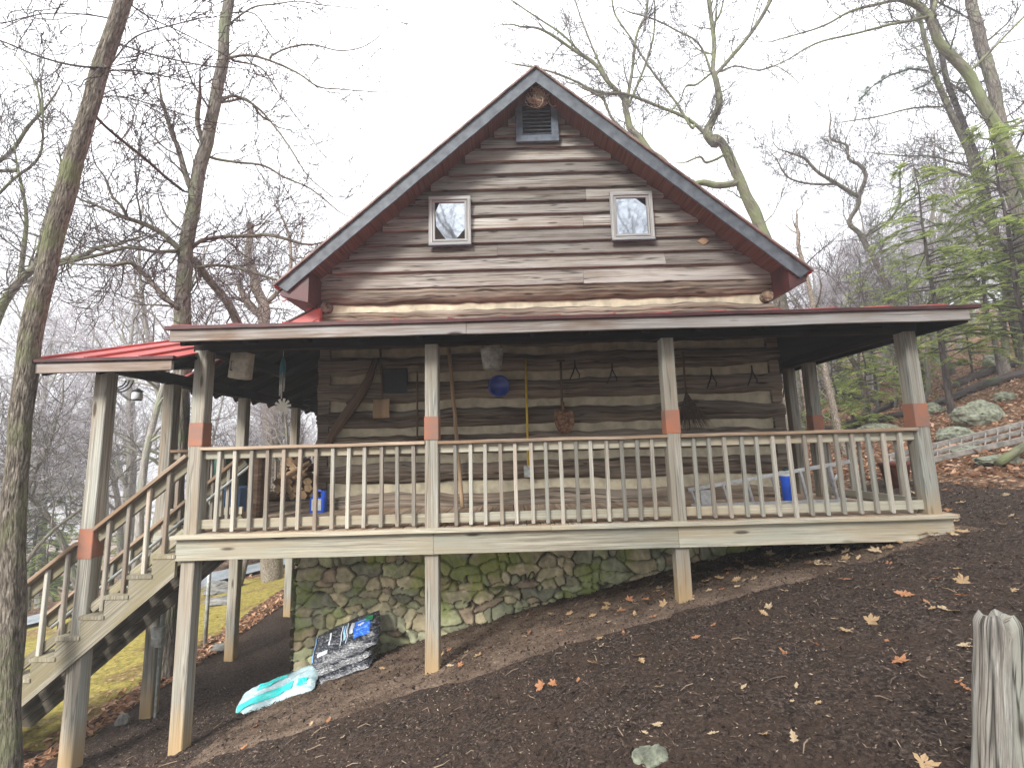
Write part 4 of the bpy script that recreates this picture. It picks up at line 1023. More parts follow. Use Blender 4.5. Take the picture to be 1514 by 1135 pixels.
# flagstones edge near lawn
for i,(px,py,w,h_) in enumerate(((322,893,50,6),(316,880,40,6),(335,872,40,5),(312,868,34,6),(322,962,30,7))):
    mkrock(px,py,w,h_,['low flat flagstone at the front of the lawn edge','grey flat stone behind the steel pole','flat stone at the lawn edge between the two left posts','small stacked ledge stone near the driveway','grey stone on the mulch edge between the corner posts'][i],20+i,'flag')
# ------------------------------------------------------------------ lying extension ladder on right slope
rt=empty('extension_ladder',(8,3,gz(8,3)),'weathered aluminium extension ladder lying on the slope right of the porch','ladder')
def gl(px,py,y): 
    p=at(px,py,y); return p
_z=Vector((0,0,.07)); a0_,a1_,b0_,b1_=hit(1310,690)+_z*2.2,hit(1540,630)+_z*1.6,hit(1310,703)+_z,hit(1540,652)+_z
for k,(p,q) in enumerate(((a0_,a1_),(b0_,b1_))):
    mb=MB(); board(mb,p,q,.085,.035,(0,0,1),n=8,jit=.003); mb.build('side_rail',M['alu_dull'],rt)
for k in range(13):
    f=(k+.5)/13; mb=MB(); tube(mb,[a0_.lerp(a1_,f),b0_.lerp(b1_,f)],[.010,.010],8); mb.build('rung',M['alu_dull'],rt)
mb=MB(); p=a0_.lerp(b0_,.5); q=a1_.lerp(b1_,.5); board(mb,p+Vector((0,-.02,.0)),q+Vector((0,-.02,.0)),.07,.03); mb.build('inner_rail',M['alu_dull'],rt)
# fallen rails / logs on slope
def fallen(pts,r0,r1,lab,mat='bark_dark'):
    P=[]
    for (px,py) in pts:
        p=hit(px,py); P.append(p+Vector((0,0,.12)))
    mb=MB(); n=len(P); tube(mb,P,[r0+(r1-r0)*k/(n-1) for k in range(n)],10,rough=.25); o=mb.build('fallen_log',M[mat],smooth=True); tag(o,lab,'log','fallen logs on the right slope')
fallen([(1530,535),(1440,563),(1400,580)],.13,.11,'upper dark fallen rail near the right edge')
fallen([(1530,556),(1460,575),(1420,588)],.12,.10,'second dark fallen rail just under the upper one')
fallen([(1425,588),(1365,612),(1250,640)],.10,.08,'long dark fallen trunk running behind the right corner post')
fallen([(1325,600),(1243,640),(1180,646)],.09,.07,'thin fallen trunk seen above the right railing between the posts')
fallen([(1300,598),(1246,586)],.10,.09,'short dark log pointing left above the railing')
fallen([(1520,675),(1478,698)],.06,.05,'mossy short log at the right edge among leaves','bark_moss')
# car far under the deck
p=hit(372,836); rt=empty('parked_car',(p.x,p.y,p.z),'dark car parked on the far driveway, glimpsed under the deck','car')
p=Vector((p.x,p.y+1,p.z)); mb=MB(); L=2.1
prof=[(-L,.35),(-L,.8),(-L*.6,.9),(-L*.3,1.35),(L*.45,1.38),(L*.75,.95),(L,.85),(L,.35)]
for yy in (-.8,.8):
    for (x,z) in prof: mb.v.append((p.x+x,p.y+yy,p.z+z))
mb.face(range(8),[(0,0)]*8); mb.face(range(8,16),[(0,0)]*8)
for i in range(8): j=(i+1)%8; mb.face((i,j,8+j,8+i),[(0,0)]*4)
mb.build('car_body',M['car'],rt)
for sx in (-1.25,1.25):
    for sy in (-.8,.7): 
        mb=MB(); cyl(mb,(p.x+sx,p.y+sy,p.z+.33),(p.x+sx,p.y+sy+.12,p.z+.33),.33,n=18); mb.build('wheel',M['black_iron'],rt)
mb=MB(); box(mb,(p.x-.8,p.y-.815,p.z+.95),(p.x+1.0,p.y-.802,p.z+1.25)); mb.build('side_window',M['glass'],rt)
# ------------------------------------------------------------------ TREES
def perp(d, rs):
    v=Vector((rs.gauss(0,1),rs.gauss(0,1),rs.gauss(0,1))); v=v-d*v.dot(d)
    return v.normalized() if v.length>1e-4 else d.orthogonal().normalized()
def grow(W, T, p, d, L, r, lvl, mx, rs, up=.12, gn_=.34, dens=4.4):
    """one crooked branch and its offspring; W = wood builder, T = twig builder"""
    n=max(3,int(3+L*2.2)); n=min(n,9); pts=[p]; rad=[r]; dirs=[d]; st=L/n
    for k in range(n):
        d=(d+perp(d,rs)*gn_*rs.uniform(.3,1.2)+Vector((0,0,up*.5))).normalized()
        p=p+d*st; pts.append(p); rad.append(max(r*(1-.72*(k+1)/n),.0052)); dirs.append(d)
    tube(W if r>.020 else T, pts, rad, 6 if r>.03 else 3, rs.random(), cap=False, rough=.12 if r>.03 else 0)
    if lvl>=mx: return
    m=max(2,int(L*dens*(1+.25*lvl)+rs.random()))
    m=min(m,8 if lvl<2 else 5)
    for i in range(m):
        f=rs.uniform(.25,1) if i else 1.0
        x=f*n; k=min(int(x),n-1); q=pts[k].lerp(pts[k+1],x-k); dd=dirs[k]
        an=rs.uniform(.45,1.15) if i else rs.uniform(0,.4)
        nd=(dd*math.cos(an)+perp(dd,rs)*math.sin(an)).normalized()
        grow(W,T,q,nd,L*rs.uniform(.38,.66),max(rad[k]*rs.uniform(.45,.7),.0050),lvl+1,mx,rs,up,gn_*1.1,dens)
def limb(W,T,pts,r0,r1,rs,side=(3,1.3),mx=3,up=.15,sides=10,rough=.1,u0=0,skip=0.0,gn_=.32,fine=True):
    """a main limb along given points, refined and crooked a little, with offspring along it"""
    P=[];Rr=[]
    n=len(pts)
    for i in range(n-1):
        p0=pts[max(i-1,0)];p1=pts[i];p2=pts[i+1];p3=pts[min(i+2,n-1)]
        m=5
        for k in range(m):
            t=k/m; q=.5*((2*p1)+(p2-p0)*t+(2*p0-5*p1+4*p2-p3)*t*t+(3*p1-p0-3*p2+p3)*t*t*t)
            P.append(q+Vector((noise.noise(q*1.7),noise.noise(q*1.7+Vector((9,0,0))),0))*r0*.25)
    P.append(pts[-1]); N=len(P)
    Rr=[r0+(r1-r0)*(k/(N-1)) for k in range(N)]
    tube(W,P,Rr,sides,rs.random(),cap=False,rough=rough,u0=u0)
    cnt,ln=side; L=sum((P[k+1]-P[k]).length for k in range(N-1))
    for i in range(int(cnt)):
        f=skip+(1-skip)*(i+rs.random())/cnt; x=f*(N-1); k=min(int(x),N-2); q=P[k].lerp(P[k+1],x-k); dd=(P[k+1]-P[k]).normalized()
        an=rs.uniform(.6,1.25); nd=(dd*math.cos(an)+perp(dd,rs)*math.sin(an)).normalized()
        rr=min(Rr[k]*.5,.012+ln*.011)*rs.uniform(.7,1.1)
        grow(W,T,q,nd,ln*rs.uniform(.5,1.1),rr,1,mx,rs,up,gn_)
    if r1<.05: grow(W,T,P[-1],(P[-1]-P[-2]).normalized(),ln*.8,r1,1,mx,rs,up,gn_)
def crown(W,T,mw,mt,rt):
    nw=len(W.f); b=len(W.v); W.v+=T.v; W.f+=[tuple(i+b for i in f) for f in T.f]; W.uv+=T.uv; W.rn+=T.rn
    o=W.build('crown',mw,rt); o.data.materials.append(mt)
    mi=np.zeros(len(W.f),dtype=np.int32); mi[nw:]=1; o.data.polygons.foreach_set('material_index',mi)
    sm_=np.zeros(len(W.f),dtype=bool); sm_[:nw]=True; o.data.polygons.foreach_set('use_smooth',sm_); return o
def hero(name,label,base_px,limbs,barkm,twigm='twig',cat='tree',group=None,seed=0,yb=None):
    """limbs: list of (pixel polyline, y0, y1, width_px0, width_px1, sidecount, sidelen, sides)"""
    rs=random.Random(seed); first=limbs[0]
    root=at(first[0][0][0],first[0][0][1],first[1]); gzv=gn(root.x,root.y)
    rt=empty(name,(root.x,root.y,gzv),label,cat,group)
    WT=MB(); W=MB(); T=MB(); prev=[]
    for li,(px,y0,y1,w0,w1,cnt,ln,sd) in enumerate(limbs):
        px=list(px)
        if li and prev:                      # limbs grow out of the wood they start beside
            q=min(prev,key=lambda s_:(s_[0]-px[0][0])**2+(s_[1]-px[0][1])**2)
            if 4<math.hypot(q[0]-px[0][0],q[1]-px[0][1])<60: px.insert(0,(q[0],q[1]))
            y0=q[2]
        for k in range(len(px)-1):
            for t_ in range(6):
                f=t_/6; prev.append((px[k][0]+(px[k+1][0]-px[k][0])*f,px[k][1]+(px[k+1][1]-px[k][1])*f,y0+(y1-y0)*(k+f)/(len(px)-1)))
        n=len(px); pts=[]
        for k,(a,b) in enumerate(px):
            y=y0+(y1-y0)*k/(n-1); pts.append(at(a,b,y))
        if li==0 and pts[0].z>gzv-.2:
            d=(pts[0]-pts[1]); d=d/(abs(d.z)+1e-6); ext=pts[0]+Vector((d.x*.3,d.y*.3,-1))*(pts[0].z-gzv+.3)
            pts.insert(0,ext)
        ks=lambda q: 1/math.sqrt(1+((q-757)/690)**2); r0=w0/2/pxm(y0)*ks(px[0][0]); r1=w1/2/pxm(y1)*ks(px[-1][0])
        limb(WT if li==0 else W,T,pts,r0,r1,rs,(cnt*1.35,ln*1.1),4,sides=sd,rough=.16 if r0>.06 else .08,skip=.0 if li else .25)
    WT.build('trunk',M[barkm],rt,smooth=True)
    crown(W,T,M[barkm] if barkm!='bark_near' else M['bark_dark'],M[twigm],rt)
    return rt
hero('oak_tree','large furrowed oak trunk leaning past the stairs at the left edge',None,[
 ([(8,1180),(14,1000),(20,850),(24,700),(38,560),(62,420),(92,300),(122,190),(150,95),(184,0),(215,-80),(250,-170)],-.55,-.2,43,26,0,1,26),
 ([(155,100),(110,97),(62,85),(0,60),(-70,35)],-.3,-.6,5.5,3,6,.5,6),
 ([(150,105),(190,104),(240,112),(283,124)],-.2,.3,4,2,5,.35,6),
 ([(128,160),(165,195),(215,235),(245,262),(268,280)],-.3,2.2,5.5,6,8,.6,6),
 ([(160,100),(200,55),(260,36),(300,26)],-.2,.6,4,2,7,.5,6),
 ([(178,66),(230,82),(300,97),(345,100)],-.2,.8,4,2,7,.5,6),
 ([(190,5),(225,28),(262,45),(330,80)],-.2,.7,4,2,7,.5,6),
 ([(150,25),(105,20),(55,22),(0,36)],-.2,-.3,3.5,2,7,.6,6),
 ([(140,145),(180,143),(235,158),(300,178),(345,185)],-.2,.8,3.5,1.5,6,.5,6),
 ],'bark_near','twig',seed=1)
hero('oak_tree','grey forked oak rising behind the lower stair roof with crooked bare limbs',None,[
 ([(244,1004),(252,850),(262,700),(268,580),(270,480),(272,400),(284,315),(298,240),(315,165),(328,90),(338,0),(350,-90)],2.1,2.6,33,17,6,1.0,16),
 ([(288,290),(276,262),(262,215),(255,200),(240,150)],2.4,2.2,13,6,6,.9,8),
 ([(300,215),(292,180),(294,152)],2.3,2.2,9,8,0,.5,8),
 ([(264,455),(245,440),(222,415),(205,398),(190,388),(166,392)],2.1,1.7,11,7,8,.9,9),
 ([(266,368),(240,345),(215,332),(195,325),(168,316)],2.1,1.8,11,8,7,.9,9),
 ([(190,326),(180,305),(166,290),(155,262)],1.8,1.6,7,4,6,.8,7),
 ([(264,370),(230,372),(190,366),(150,376),(100,388),(60,402)],2.2,1.5,7,6,9,.9,8),
 ([(282,368),(300,355),(330,350),(370,349),(400,348),(445,360)],2.2,2.5,8,5,9,.8,8),
 ([(290,394),(320,392),(350,396),(390,408),(430,420)],2.2,2.6,8,4,9,.8,8),
 ([(288,385),(310,415),(335,445),(352,478),(362,520)],2.2,3.2,12,15,4,.7,10),
 ([(340,85),(370,82),(405,92),(440,108),(470,128),(500,132),(552,136)],2.5,2.9,6,1.5,10,.5,7),
 ([(402,82),(430,70),(462,66),(500,75),(535,70),(565,50),(583,28)],2.7,3.0,4,1,9,.35,6),
 ([(338,150),(365,147),(385,170),(400,180)],2.6,2.9,5,3,6,.7,6),
 ([(318,235),(350,240),(390,245),(420,262),(460,280),(500,312)],2.6,3.0,6,2,9,.6,6),
 ([(335,40),(372,12),(410,6),(440,2),(480,8),(535,14)],2.6,3.0,4,1.2,10,.45,6),
 ([(325,150),(345,142),(375,155),(400,180),(430,220),(455,260),(490,290)],2.6,3.0,6,1.5,9,.55,6),
 ([(335,20),(375,20),(400,52),(440,95),(470,130),(510,140)],2.7,3,3,1,8,.5,6),
 ([(345,90),(385,100),(410,135),(440,175),(475,225),(500,246)],2.7,3,4,1,8,.45,6),
 ],'bark','twig',seed=2)
hero('oak_tree','thick speckled trunk seen between the left porch posts behind the star ornament',None,[
 ([(400,868),(403,790),(404,720),(404,650),(396,590),(388,520),(390,460),(376,410),(366,376),(372,330)],7.5,7.5,36,10,6,1.3,16),
 ([(388,470),(362,440),(352,410)],7.5,7.4,14,7,7,1.5,10),
 ([(392,450),(420,420),(430,390),(428,350)],7.5,7.6,10,5,8,1.4,8)],'bark_speck','twig',seed=3)
hero('bare_tree','slim young forked tree just right of the star ornament',None,[
 ([(430,905),(428,800),(428,700),(428,655),(420,632),(417,600),(414,560)],8.5,8.5,9,3,5,.7,7),
 ([(428,655),(438,636),(444,600),(450,560)],8.5,8.5,6,3,6,.7,6)],'bark_speck','twig',seed=4)
hero('oak_tree','mossy crooked oak towering behind the right side of the gable roof',None,[
 ([(1160,480),(1140,380),(1118,320),(1098,280),(1082,240),(1068,212),(1054,204)],9,8.6,23,13,3,1.2,16),
 ([(1056,212),(1046,196),(1054,178),(1063,155),(1061,130),(1053,105)],8.6,8.4,17,9,4,.9,12),
 ([(1053,108),(1056,70),(1053,35),(1048,0),(1042,-60)],8.4,8.2,8,7,8,1.3,9),
 ([(1058,110),(1078,88),(1100,62),(1120,35),(1140,0),(1160,-40)],8.4,8.0,7,7,6,1.3,8),
 ([(1052,108),(1030,125),(1014,128),(1005,150),(985,170)],8.4,8.2,4,2,7,.9,6),
 ([(1050,105),(1042,80),(1028,60),(1005,48),(970,30),(930,18)],8.4,8.1,4,2,9,.9,6),
 ([(1064,106),(1088,98),(1120,104),(1146,98),(1170,112),(1182,124)],8.3,8.0,3,1,6,.6,6),
 ([(1058,215),(1035,190),(1010,172),(975,158),(930,140),(905,138)],8.6,8.3,7,4,8,1.2,7),
 ([(1022,188),(1000,152),(975,120),(955,92),(935,60),(910,22),(905,0)],8.5,8.2,5,3,9,1.0,6),
 ([(1083,272),(1060,274),(1040,270),(1020,276),(1000,300)],8.9,8.6,13,9,4,.7,10),
 ([(1060,235),(1044,240),(1035,232),(1015,240)],8.8,8.5,5,3,5,.6,6),
 ([(1052,40),(1064,22),(1070,0)],8.3,8.2,5,3,4,.8,6)],'bark_moss','twig',seed=5)
hero('oak_tree','spreading bare oak whose many branches rise just over the right roof slope',None,[
 ([(1010,330),(985,250),(960,225),(945,205),(932,190),(925,165),(922,140)],8.5,8.5,20,8,4,1.2,12),
 ([(925,165),(930,135),(935,100),(942,50),(955,20),(960,-20)],8.5,8.3,7,3,10,1.1,7),
 ([(925,165),(945,120),(965,60),(968,10)],8.5,8.2,5,3,8,1.0,6),
 ([(922,145),(898,120),(880,95),(850,75),(820,55),(795,42),(770,40)],8.5,8.2,8,3,12,1.0,7),
 ([(900,120),(880,80),(860,30),(850,0)],8.5,8.2,4,2,9,.9,6),
 ([(912,140),(880,135),(850,120),(820,108),(790,100),(760,95)],8.5,8.2,5,2,11,.8,6),
 ([(860,80),(830,50),(800,30),(770,10),(755,0)],8.4,8.2,4,2,9,.8,6),
 ([(955,215),(925,195),(905,175),(890,145),(860,130)],8.5,8.3,6,3,8,.9,6)],'bark_moss','twig',seed=6)
hero('oak_tree','tall lichen-spotted tree leaning left in the upper right corner',None,[
 ([(1600,520),(1560,380),(1520,280),(1490,222),(1462,170),(1435,115),(1405,82),(1388,55),(1370,20),(1350,3),(1310,-8)],6,5.5,30,12,6,1.2,16),
 ([(1360,5),(1330,0),(1290,8),(1255,18),(1225,35),(1190,48),(1140,62)],5.6,5.4,9,2,12,.8,8),
 ([(1385,22),(1350,30),(1310,38),(1265,50),(1220,60),(1195,70),(1165,88),(1135,102)],5.6,5.4,7,2,12,.8,7),
 ([(1430,108),(1450,90),(1480,60),(1514,25),(1560,-20)],5.8,5.4,6,4,8,1.0,7),
 ([(1375,30),(1385,-5),(1392,-50)],5.6,5.6,10,9,5,1.0,8)],'bark_moss','twig',seed=7)
hero('oak_tree','second big straight trunk behind the leaning one in the upper right corner',None,[
 ([(1580,620),(1540,480),(1505,330),(1486,240),(1474,160),(1458,90),(1440,20),(1428,-60)],7,7,29,20,9,1.5,16),
 ([(1480,200),(1510,180),(1560,160)],7,7,8,6,6,1.2,8),
 ([(1500,300),(1470,270),(1440,262),(1400,250)],7,6.8,8,3,8,1.1,8)],'bark','twig',seed=8)
hero('oak_tree','slender mossy trunk left of the two big trunks at upper right, behind the hemlocks',None,[
 ([(1500,470),(1470,350),(1446,270),(1426,210),(1402,160),(1385,118),(1370,70),(1358,20),(1350,-40)],8,8,17,7,14,1.4,12),
 ([(1400,158),(1350,160),(1300,172),(1250,180)],8,7.8,4,2,9,.8,6),
 ([(1430,245),(1380,232),(1330,230),(1290,226)],8,7.8,4,2,9,.9,6)],'bark_moss','twig',seed=9)
hero('oak_tree','crooked zigzag tree between the roof tip and the hemlocks',None,[
 ([(1330,480),(1300,400),(1274,350),(1256,330),(1268,305),(1270,288)],11,11,11,7,7,1.3,12),
 ([(1270,290),(1280,262),(1272,245),(1255,235),(1252,215),(1228,205),(1228,180)],11,10.8,8,3,11,1.0,8),
 ([(1271,292),(1238,272),(1210,255),(1190,235),(1165,225)],11,10.8,8,3,11,1.1,8),
 ([(1238,272),(1200,272),(1165,262),(1148,235)],11,10.7,5,2,9,1.1,6),
 ([(1274,352),(1310,330),(1330,300),(1330,260)],11,11,6,3,9,1.3,7)],'bark','twig',seed=10)
hero('bare_tree','pale speckled trunk standing behind the right railing between the posts',None,[
 ([(1250,668),(1240,640),(1232,600),(1222,560),(1215,520),(1200,440),(1180,360)],5.2,5.6,14,7,8,1.0,10)],'bark_speck','twig',seed=11)
hero('bare_tree','thin speckled trunk directly beside the right end of the log wall',None,[
 ([(1172,668),(1164,630),(1158,590),(1152,548),(1140,480)],4.4,4.8,8,5,3,.8,8)],'bark_speck','twig',seed=12)
# crooked limbs at the far left edge
hero('oak_tree','mossy oak with crooked limbs behind the big leaning trunk at the far left',None,[
 ([(-60,700),(-30,560),(0,460),(30,415),(55,390),(65,340),(80,290)],3.5,3.2,24,10,6,1.0,12),
 ([(28,420),(38,350),(38,310),(25,240)],3.4,3.2,10,5,9,.9,8),
 ([(48,398),(90,385),(120,378),(145,366),(170,362)],3.4,3.0,10,7,8,.9,8),
 ([(-10,250),(20,220),(40,190),(60,168)],3.2,3.2,9,6,7,.9,8),
 ([(-20,300),(20,265),(55,235),(64,190),(60,120)],3.3,3.1,7,4,9,.9,7),
 ([(60,168),(55,130),(35,95),(0,60)],3.2,3.1,5,2,8,.8,6)],'bark_moss','twig',seed=13)
# ---- random bare trees for the woods
def make_bare(seed,H,r,mats=('bark_hazed','twig_hazed'),lean=.08,crook=.10,dens=2.6):
    rs=random.Random(seed); rt=bpy.data.objects.new('bare_tree',None); COL.objects.link(rt)
    WT=MB();W=MB();T=MB()
    n=11; p=Vector((0,0,-.4)); d=Vector((rs.gauss(0,lean),rs.gauss(0,lean),1)).normalized(); pts=[p]; dirs=[]
    for k in range(n):
        d=(d+perp(d,rs)*crook+Vector((0,0,.05))).normalized(); p=p+d*(H/n); pts.append(p); dirs.append(d)
    rad=[r*(1-.88*(k/n)**1.1) for k in range(n+1)]; rad[0]*=1.25
    tube(WT,pts,rad,8,rs.random(),cap=False,rough=.15)
    m=rs.randint(13,17)
    for i in range(m):
        f=rs.uniform(.28,.97); x=f*n; k=min(int(x),n-1); q=pts[k].lerp(pts[k+1],x-k); an=rs.uniform(.5,1.15)
        nd=(dirs[k]*math.cos(an)+perp(dirs[k],rs)*math.sin(an)).normalized()
        grow(W,T,q,nd,H*.25*(1.25-f)*rs.uniform(.7,1.25)+.5,rad[k]*.5,1,4,rs,.12,.38,dens)
    WT.build('trunk',M[mats[0]],rt,smooth=True); crown(W,T,M[mats[0]],M[mats[1]],rt)
    return rt
def conifer(seed,H,r,nb,name,mat,blen=1.7,start=.12,droop=-.12,dense=1.0):
    rs=random.Random(seed); rt=bpy.data.objects.new(name,None); COL.objects.link(rt)
    WT=MB();T=MB()
    n=8; pts=[Vector((.12*noise.noise((k*.5,seed,1))*k*.4,.12*noise.noise((k*.5,seed,7))*k*.4,-.3+(H+.3)*k/n)) for k in range(n+1)]
    tube(WT,pts,[r*(1-.9*k/n) for k in range(n+1)],8,.5,cap=False)
    for i in range(nb):
        f=start+(1-start)*(i+rs.random())/nb; x=f*n; k=min(int(x),n-1); q=pts[k].lerp(pts[k+1],x-k)
        a=rs.uniform(0,6.283); L=blen*(1.12-f)**.8*rs.uniform(.55,1.15); d=Vector((math.cos(a),math.sin(a),rs.uniform(.0,.3))); bp=[q]; m=6
        for j in range(m): d=(d+Vector((rs.gauss(0,.1),rs.gauss(0,.1),droop))).normalized(); bp.append(bp[-1]+d*(L/m))
        tube(WT,bp,[.018*(1-.8*j/m)*(.5+L*.4) for j in range(m+1)],4,.4,cap=False)
        ns=int(L*34*dense)
        for s in range(ns):
            g=rs.uniform(.15,1); x2=g*m; kk=min(int(x2),m-1); b=bp[kk].lerp(bp[kk+1],x2-kk); ax=(bp[kk+1]-bp[kk]).normalized()
            sd=ax.cross(Vector((0,0,1))).normalized()*rs.choice((-1,1)); sp=(ax*rs.uniform(.3,1)+sd*rs.uniform(.4,1)+Vector((0,0,rs.uniform(-.35,.1)))).normalized()
            sl=rs.uniform(.10,.30)*(1.2-g*.5); 
            # a spray: fan of thin needle strips
            rn=rs.random()
            for t_ in range(7):
                c=b+sp*sl*(t_/7); w=sp.cross(Vector((0,0,1))).normalized()
                for sg in (-1,1):
                    e=(w*sg*rs.uniform(.6,1)+sp*.8+Vector((0,0,rs.uniform(-.25,.15)))).normalized()*rs.uniform(.04,.085)
                    o_=sp*.012+Vector((0,0,.005)); q0=len(T.v); T.v+=[c-o_,c+o_,c+e+o_*.4,c+e-o_*.4]; T.face((q0,q0+1,q0+2,q0+3),[(0,0)]*4,min(1,max(0,rn+rs.uniform(-.2,.2))))
    WT.build('trunk',M['bark_dark'],rt,smooth=True); T.build('crown',M[mat],rt); return rt
def copy_tree(o):
    c=o.copy(); COL.objects.link(c)
    for ch_ in list(o.children):
        d=ch_.copy(); COL.objects.link(d); d.parent=c
    return c
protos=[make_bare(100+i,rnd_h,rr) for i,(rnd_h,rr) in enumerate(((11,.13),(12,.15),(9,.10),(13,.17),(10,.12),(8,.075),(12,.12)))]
protos+=[make_bare(200+i,h_,r_,('bark','twig'),.15,.24,2.4) for i,(h_,r_) in enumerate(((8,.12),(9,.14),(7,.10)))]
used=set()
def put(pi,protos_,x,y,s,rz,label,cat,group,tilt=0):
    o=protos_[pi] if (id(protos_),pi) not in used else copy_tree(protos_[pi]); used.add((id(protos_),pi))
    o.location=(x,y,gn(x,y)); o.rotation_euler=(0,tilt,rz); o.scale=(s,s,s); tag(o,label,cat,group); return o
rs=random.Random(21)
LL='thin bare grey tree in the misty woods left of the cabin'
LR='bare grey tree in the leafy woods on the slope right of the cabin'
cnt=0
def ok(x,y,lst,dm): return all((x-a)**2+(y-b)**2>dm*dm for a,b in lst)
lst=[]
while cnt<50:
    px=rs.uniform(-140,470); y=(7+rs.random()**1.2*36) if cnt%2 else rs.uniform(6,15); x=(px-757)/690*(y+5)
    if not ok(x,y,lst,1.5): continue
    # keep the middle sky open: low trees towards the gable
    s=rs.uniform(.7,1.15)
    if px>300: s*=.62
    if y<11: s*=.85
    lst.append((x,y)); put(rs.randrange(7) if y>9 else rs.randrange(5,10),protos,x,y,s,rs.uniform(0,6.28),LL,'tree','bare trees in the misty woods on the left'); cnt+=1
cnt=0
while cnt<74:
    px=rs.uniform(1120,1640) if cnt%4 else rs.uniform(1130,1300); y=(7+rs.random()**1.3*34) if cnt%3 else rs.uniform(8,18); x=(px-757)/690*(y+5)
    if not ok(x,y,lst,1.4): continue
    s=rs.uniform(.55,1.0)
    if px<1250: s*=.7
    if y<12: s*=.75
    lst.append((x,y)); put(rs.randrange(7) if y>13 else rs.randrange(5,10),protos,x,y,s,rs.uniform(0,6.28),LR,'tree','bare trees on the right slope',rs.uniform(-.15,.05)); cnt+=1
# behind the viewer: what the upper windows mirror
for i,(x,y) in enumerate(((-2.5,-11),(-3.6,-14),(5.6,-11),(4.6,-9.5),(7,-14),(-1.6,-17),(8,-16))):
    put(i%7,protos,x,y,1.6 if i<5 else 2.0,i*1.3,'bare tree of the woods mirrored in the upper windows','tree','bare trees mirrored in the windows')
# conifers
cp=[conifer(301,4.6,.055,54,'hemlock_tree','needle',2.0,.22,dense=.62),conifer(302,6.4,.075,70,'hemlock_tree','needle',2.4,.25,dense=.6),conifer(303,3.2,.035,40,'hemlock_tree','needle',1.4,.15,dense=.75)]
HR=[(0,(1300,610),1.0,'bright green hemlock in front, just left of the right corner post'),(1,(1408,612),1.0,'tallest soft green hemlock right of the corner post with dark trunk'),(2,(1290,640),.9,'small low hemlock sprig behind the right railing'),(0,(1365,585),1.05,'feathery hemlock directly behind the right corner post'),(1,(1480,560),.95,'wide green hemlock near the right edge above the fallen rails'),(0,(1250,590),.9,'pale green hemlock above the right end of the porch roof'),(1,(1330,560),1.1,'hemlock further back between roof tip and tall hemlock'),(2,(1440,560),1.1,'small hemlock sapling above the fallen rails'),(1,(1535,590),1.0,'hemlock cut off by the right edge of the view'),(0,(1215,575),.95,'faint green hemlock low behind the right roof tip'),(2,(1240,640),1.1,'bright low hemlock bough between the right posts')]
used2=cp
for i,(pi,(px,py),s,lab) in enumerate(HR):
    p=hit(px,py); 
    if p.y>20: p=at(px,py,14)
    put(pi,cp,p.x,p.y,s*(1 if i!=2 else 1),i*1.7,lab,'hemlock','green hemlocks on the right slope')
lp=[conifer(311,6.5,.07,64,'pine_tree','needle_dark',1.9),conifer(312,5.0,.06,50,'pine_tree','needle',1.8,dense=.8)]
for i,(pi,px,y,s,lab) in enumerate(((0,70,11,.95,'dark green pine just right of the big left trunk'),(1,105,13,1.0,'soft green pine beside the outer stair post'),(0,45,15,1.1,'hazy pine furthest left behind the big trunk'),(1,205,16,.8,'small hazy pine between the two stair posts'),(0,30,19,1.15,'faint far pine at the left edge'),(1,175,22,.9,'faint small pine low behind the stairs'),(1,90,9,.55,'small yellowish pine sapling beyond the stairs'),(0,390,16,.6,'little pine between the left porch posts'))):
    x=(px-757)/690*(y+5); put(pi,lp,x,y,s,i*2.1,lab,'pine','pines in the misty woods on the left')
# dark pine bough high on the right
rs=random.Random(77); T=MB(); W=MB()
rt=None
pp=[at(1372,105,8.0),at(1345,102,7.9),at(1315,112,7.8),at(1290,128,7.7),at(1270,150,7.6)]
root=at(1500,470,8.6); rt=empty('pine_tree',(root.x,8.6,gn(root.x,8.6)),'dark needled pine with a bough drooping left high in the upper right','pine')
tube(W,[Vector((root.x,8.6,gn(root.x,8.6)-.3)),at(1450,250,8.4),at(1400,120,8.1),at(1380,20,8.0),at(1370,-60,8)],[.11,.09,.07,.055,.04],8,.5,rough=.1)
boughs=[pp,[at(1385,30,8.0),at(1400,60,7.9),at(1420,95,7.8)],[at(1380,10,8.0),at(1350,30,7.9),at(1335,45,7.8)],[at(1400,120,8),at(1430,140,7.9),at(1450,165,7.9)],[at(1395,100,8),at(1370,125,7.9),at(1345,135,7.8)],[at(1380,0,8),at(1420,20,7.9),at(1450,40,7.8)]]
for bi,b in enumerate(boughs):
    tube(W,b,[.03-.02*k/len(b) for k in range(len(b))],5,.5,cap=False)
    m=len(b)-1
    for s in range(150 if bi==0 else 50):
        g_=rs.uniform(.1,1); x2=g_*m; k=min(int(x2),m-1); q=b[k].lerp(b[k+1],x2-k)+Vector((rs.gauss(0,.09),rs.gauss(0,.12),rs.gauss(0,.10)))
        rn=rs.random()
        for t_ in range(44):
            e=Vector((rs.gauss(-.3,.8),rs.gauss(0,.8),rs.gauss(.1,.8))).normalized()*rs.uniform(.06,.11); w=e.orthogonal().normalized()*.0035
            q0=len(T.v); T.v+=[q-w,q+w,q+e+w*.4,q+e-w*.4]; T.face((q0,q0+1,q0+2,q0+3),[(0,0)]*4,rn)
W.build('trunk',M['bark_dark'],rt,smooth=True); T.build('crown',M['needle_dark'],rt)

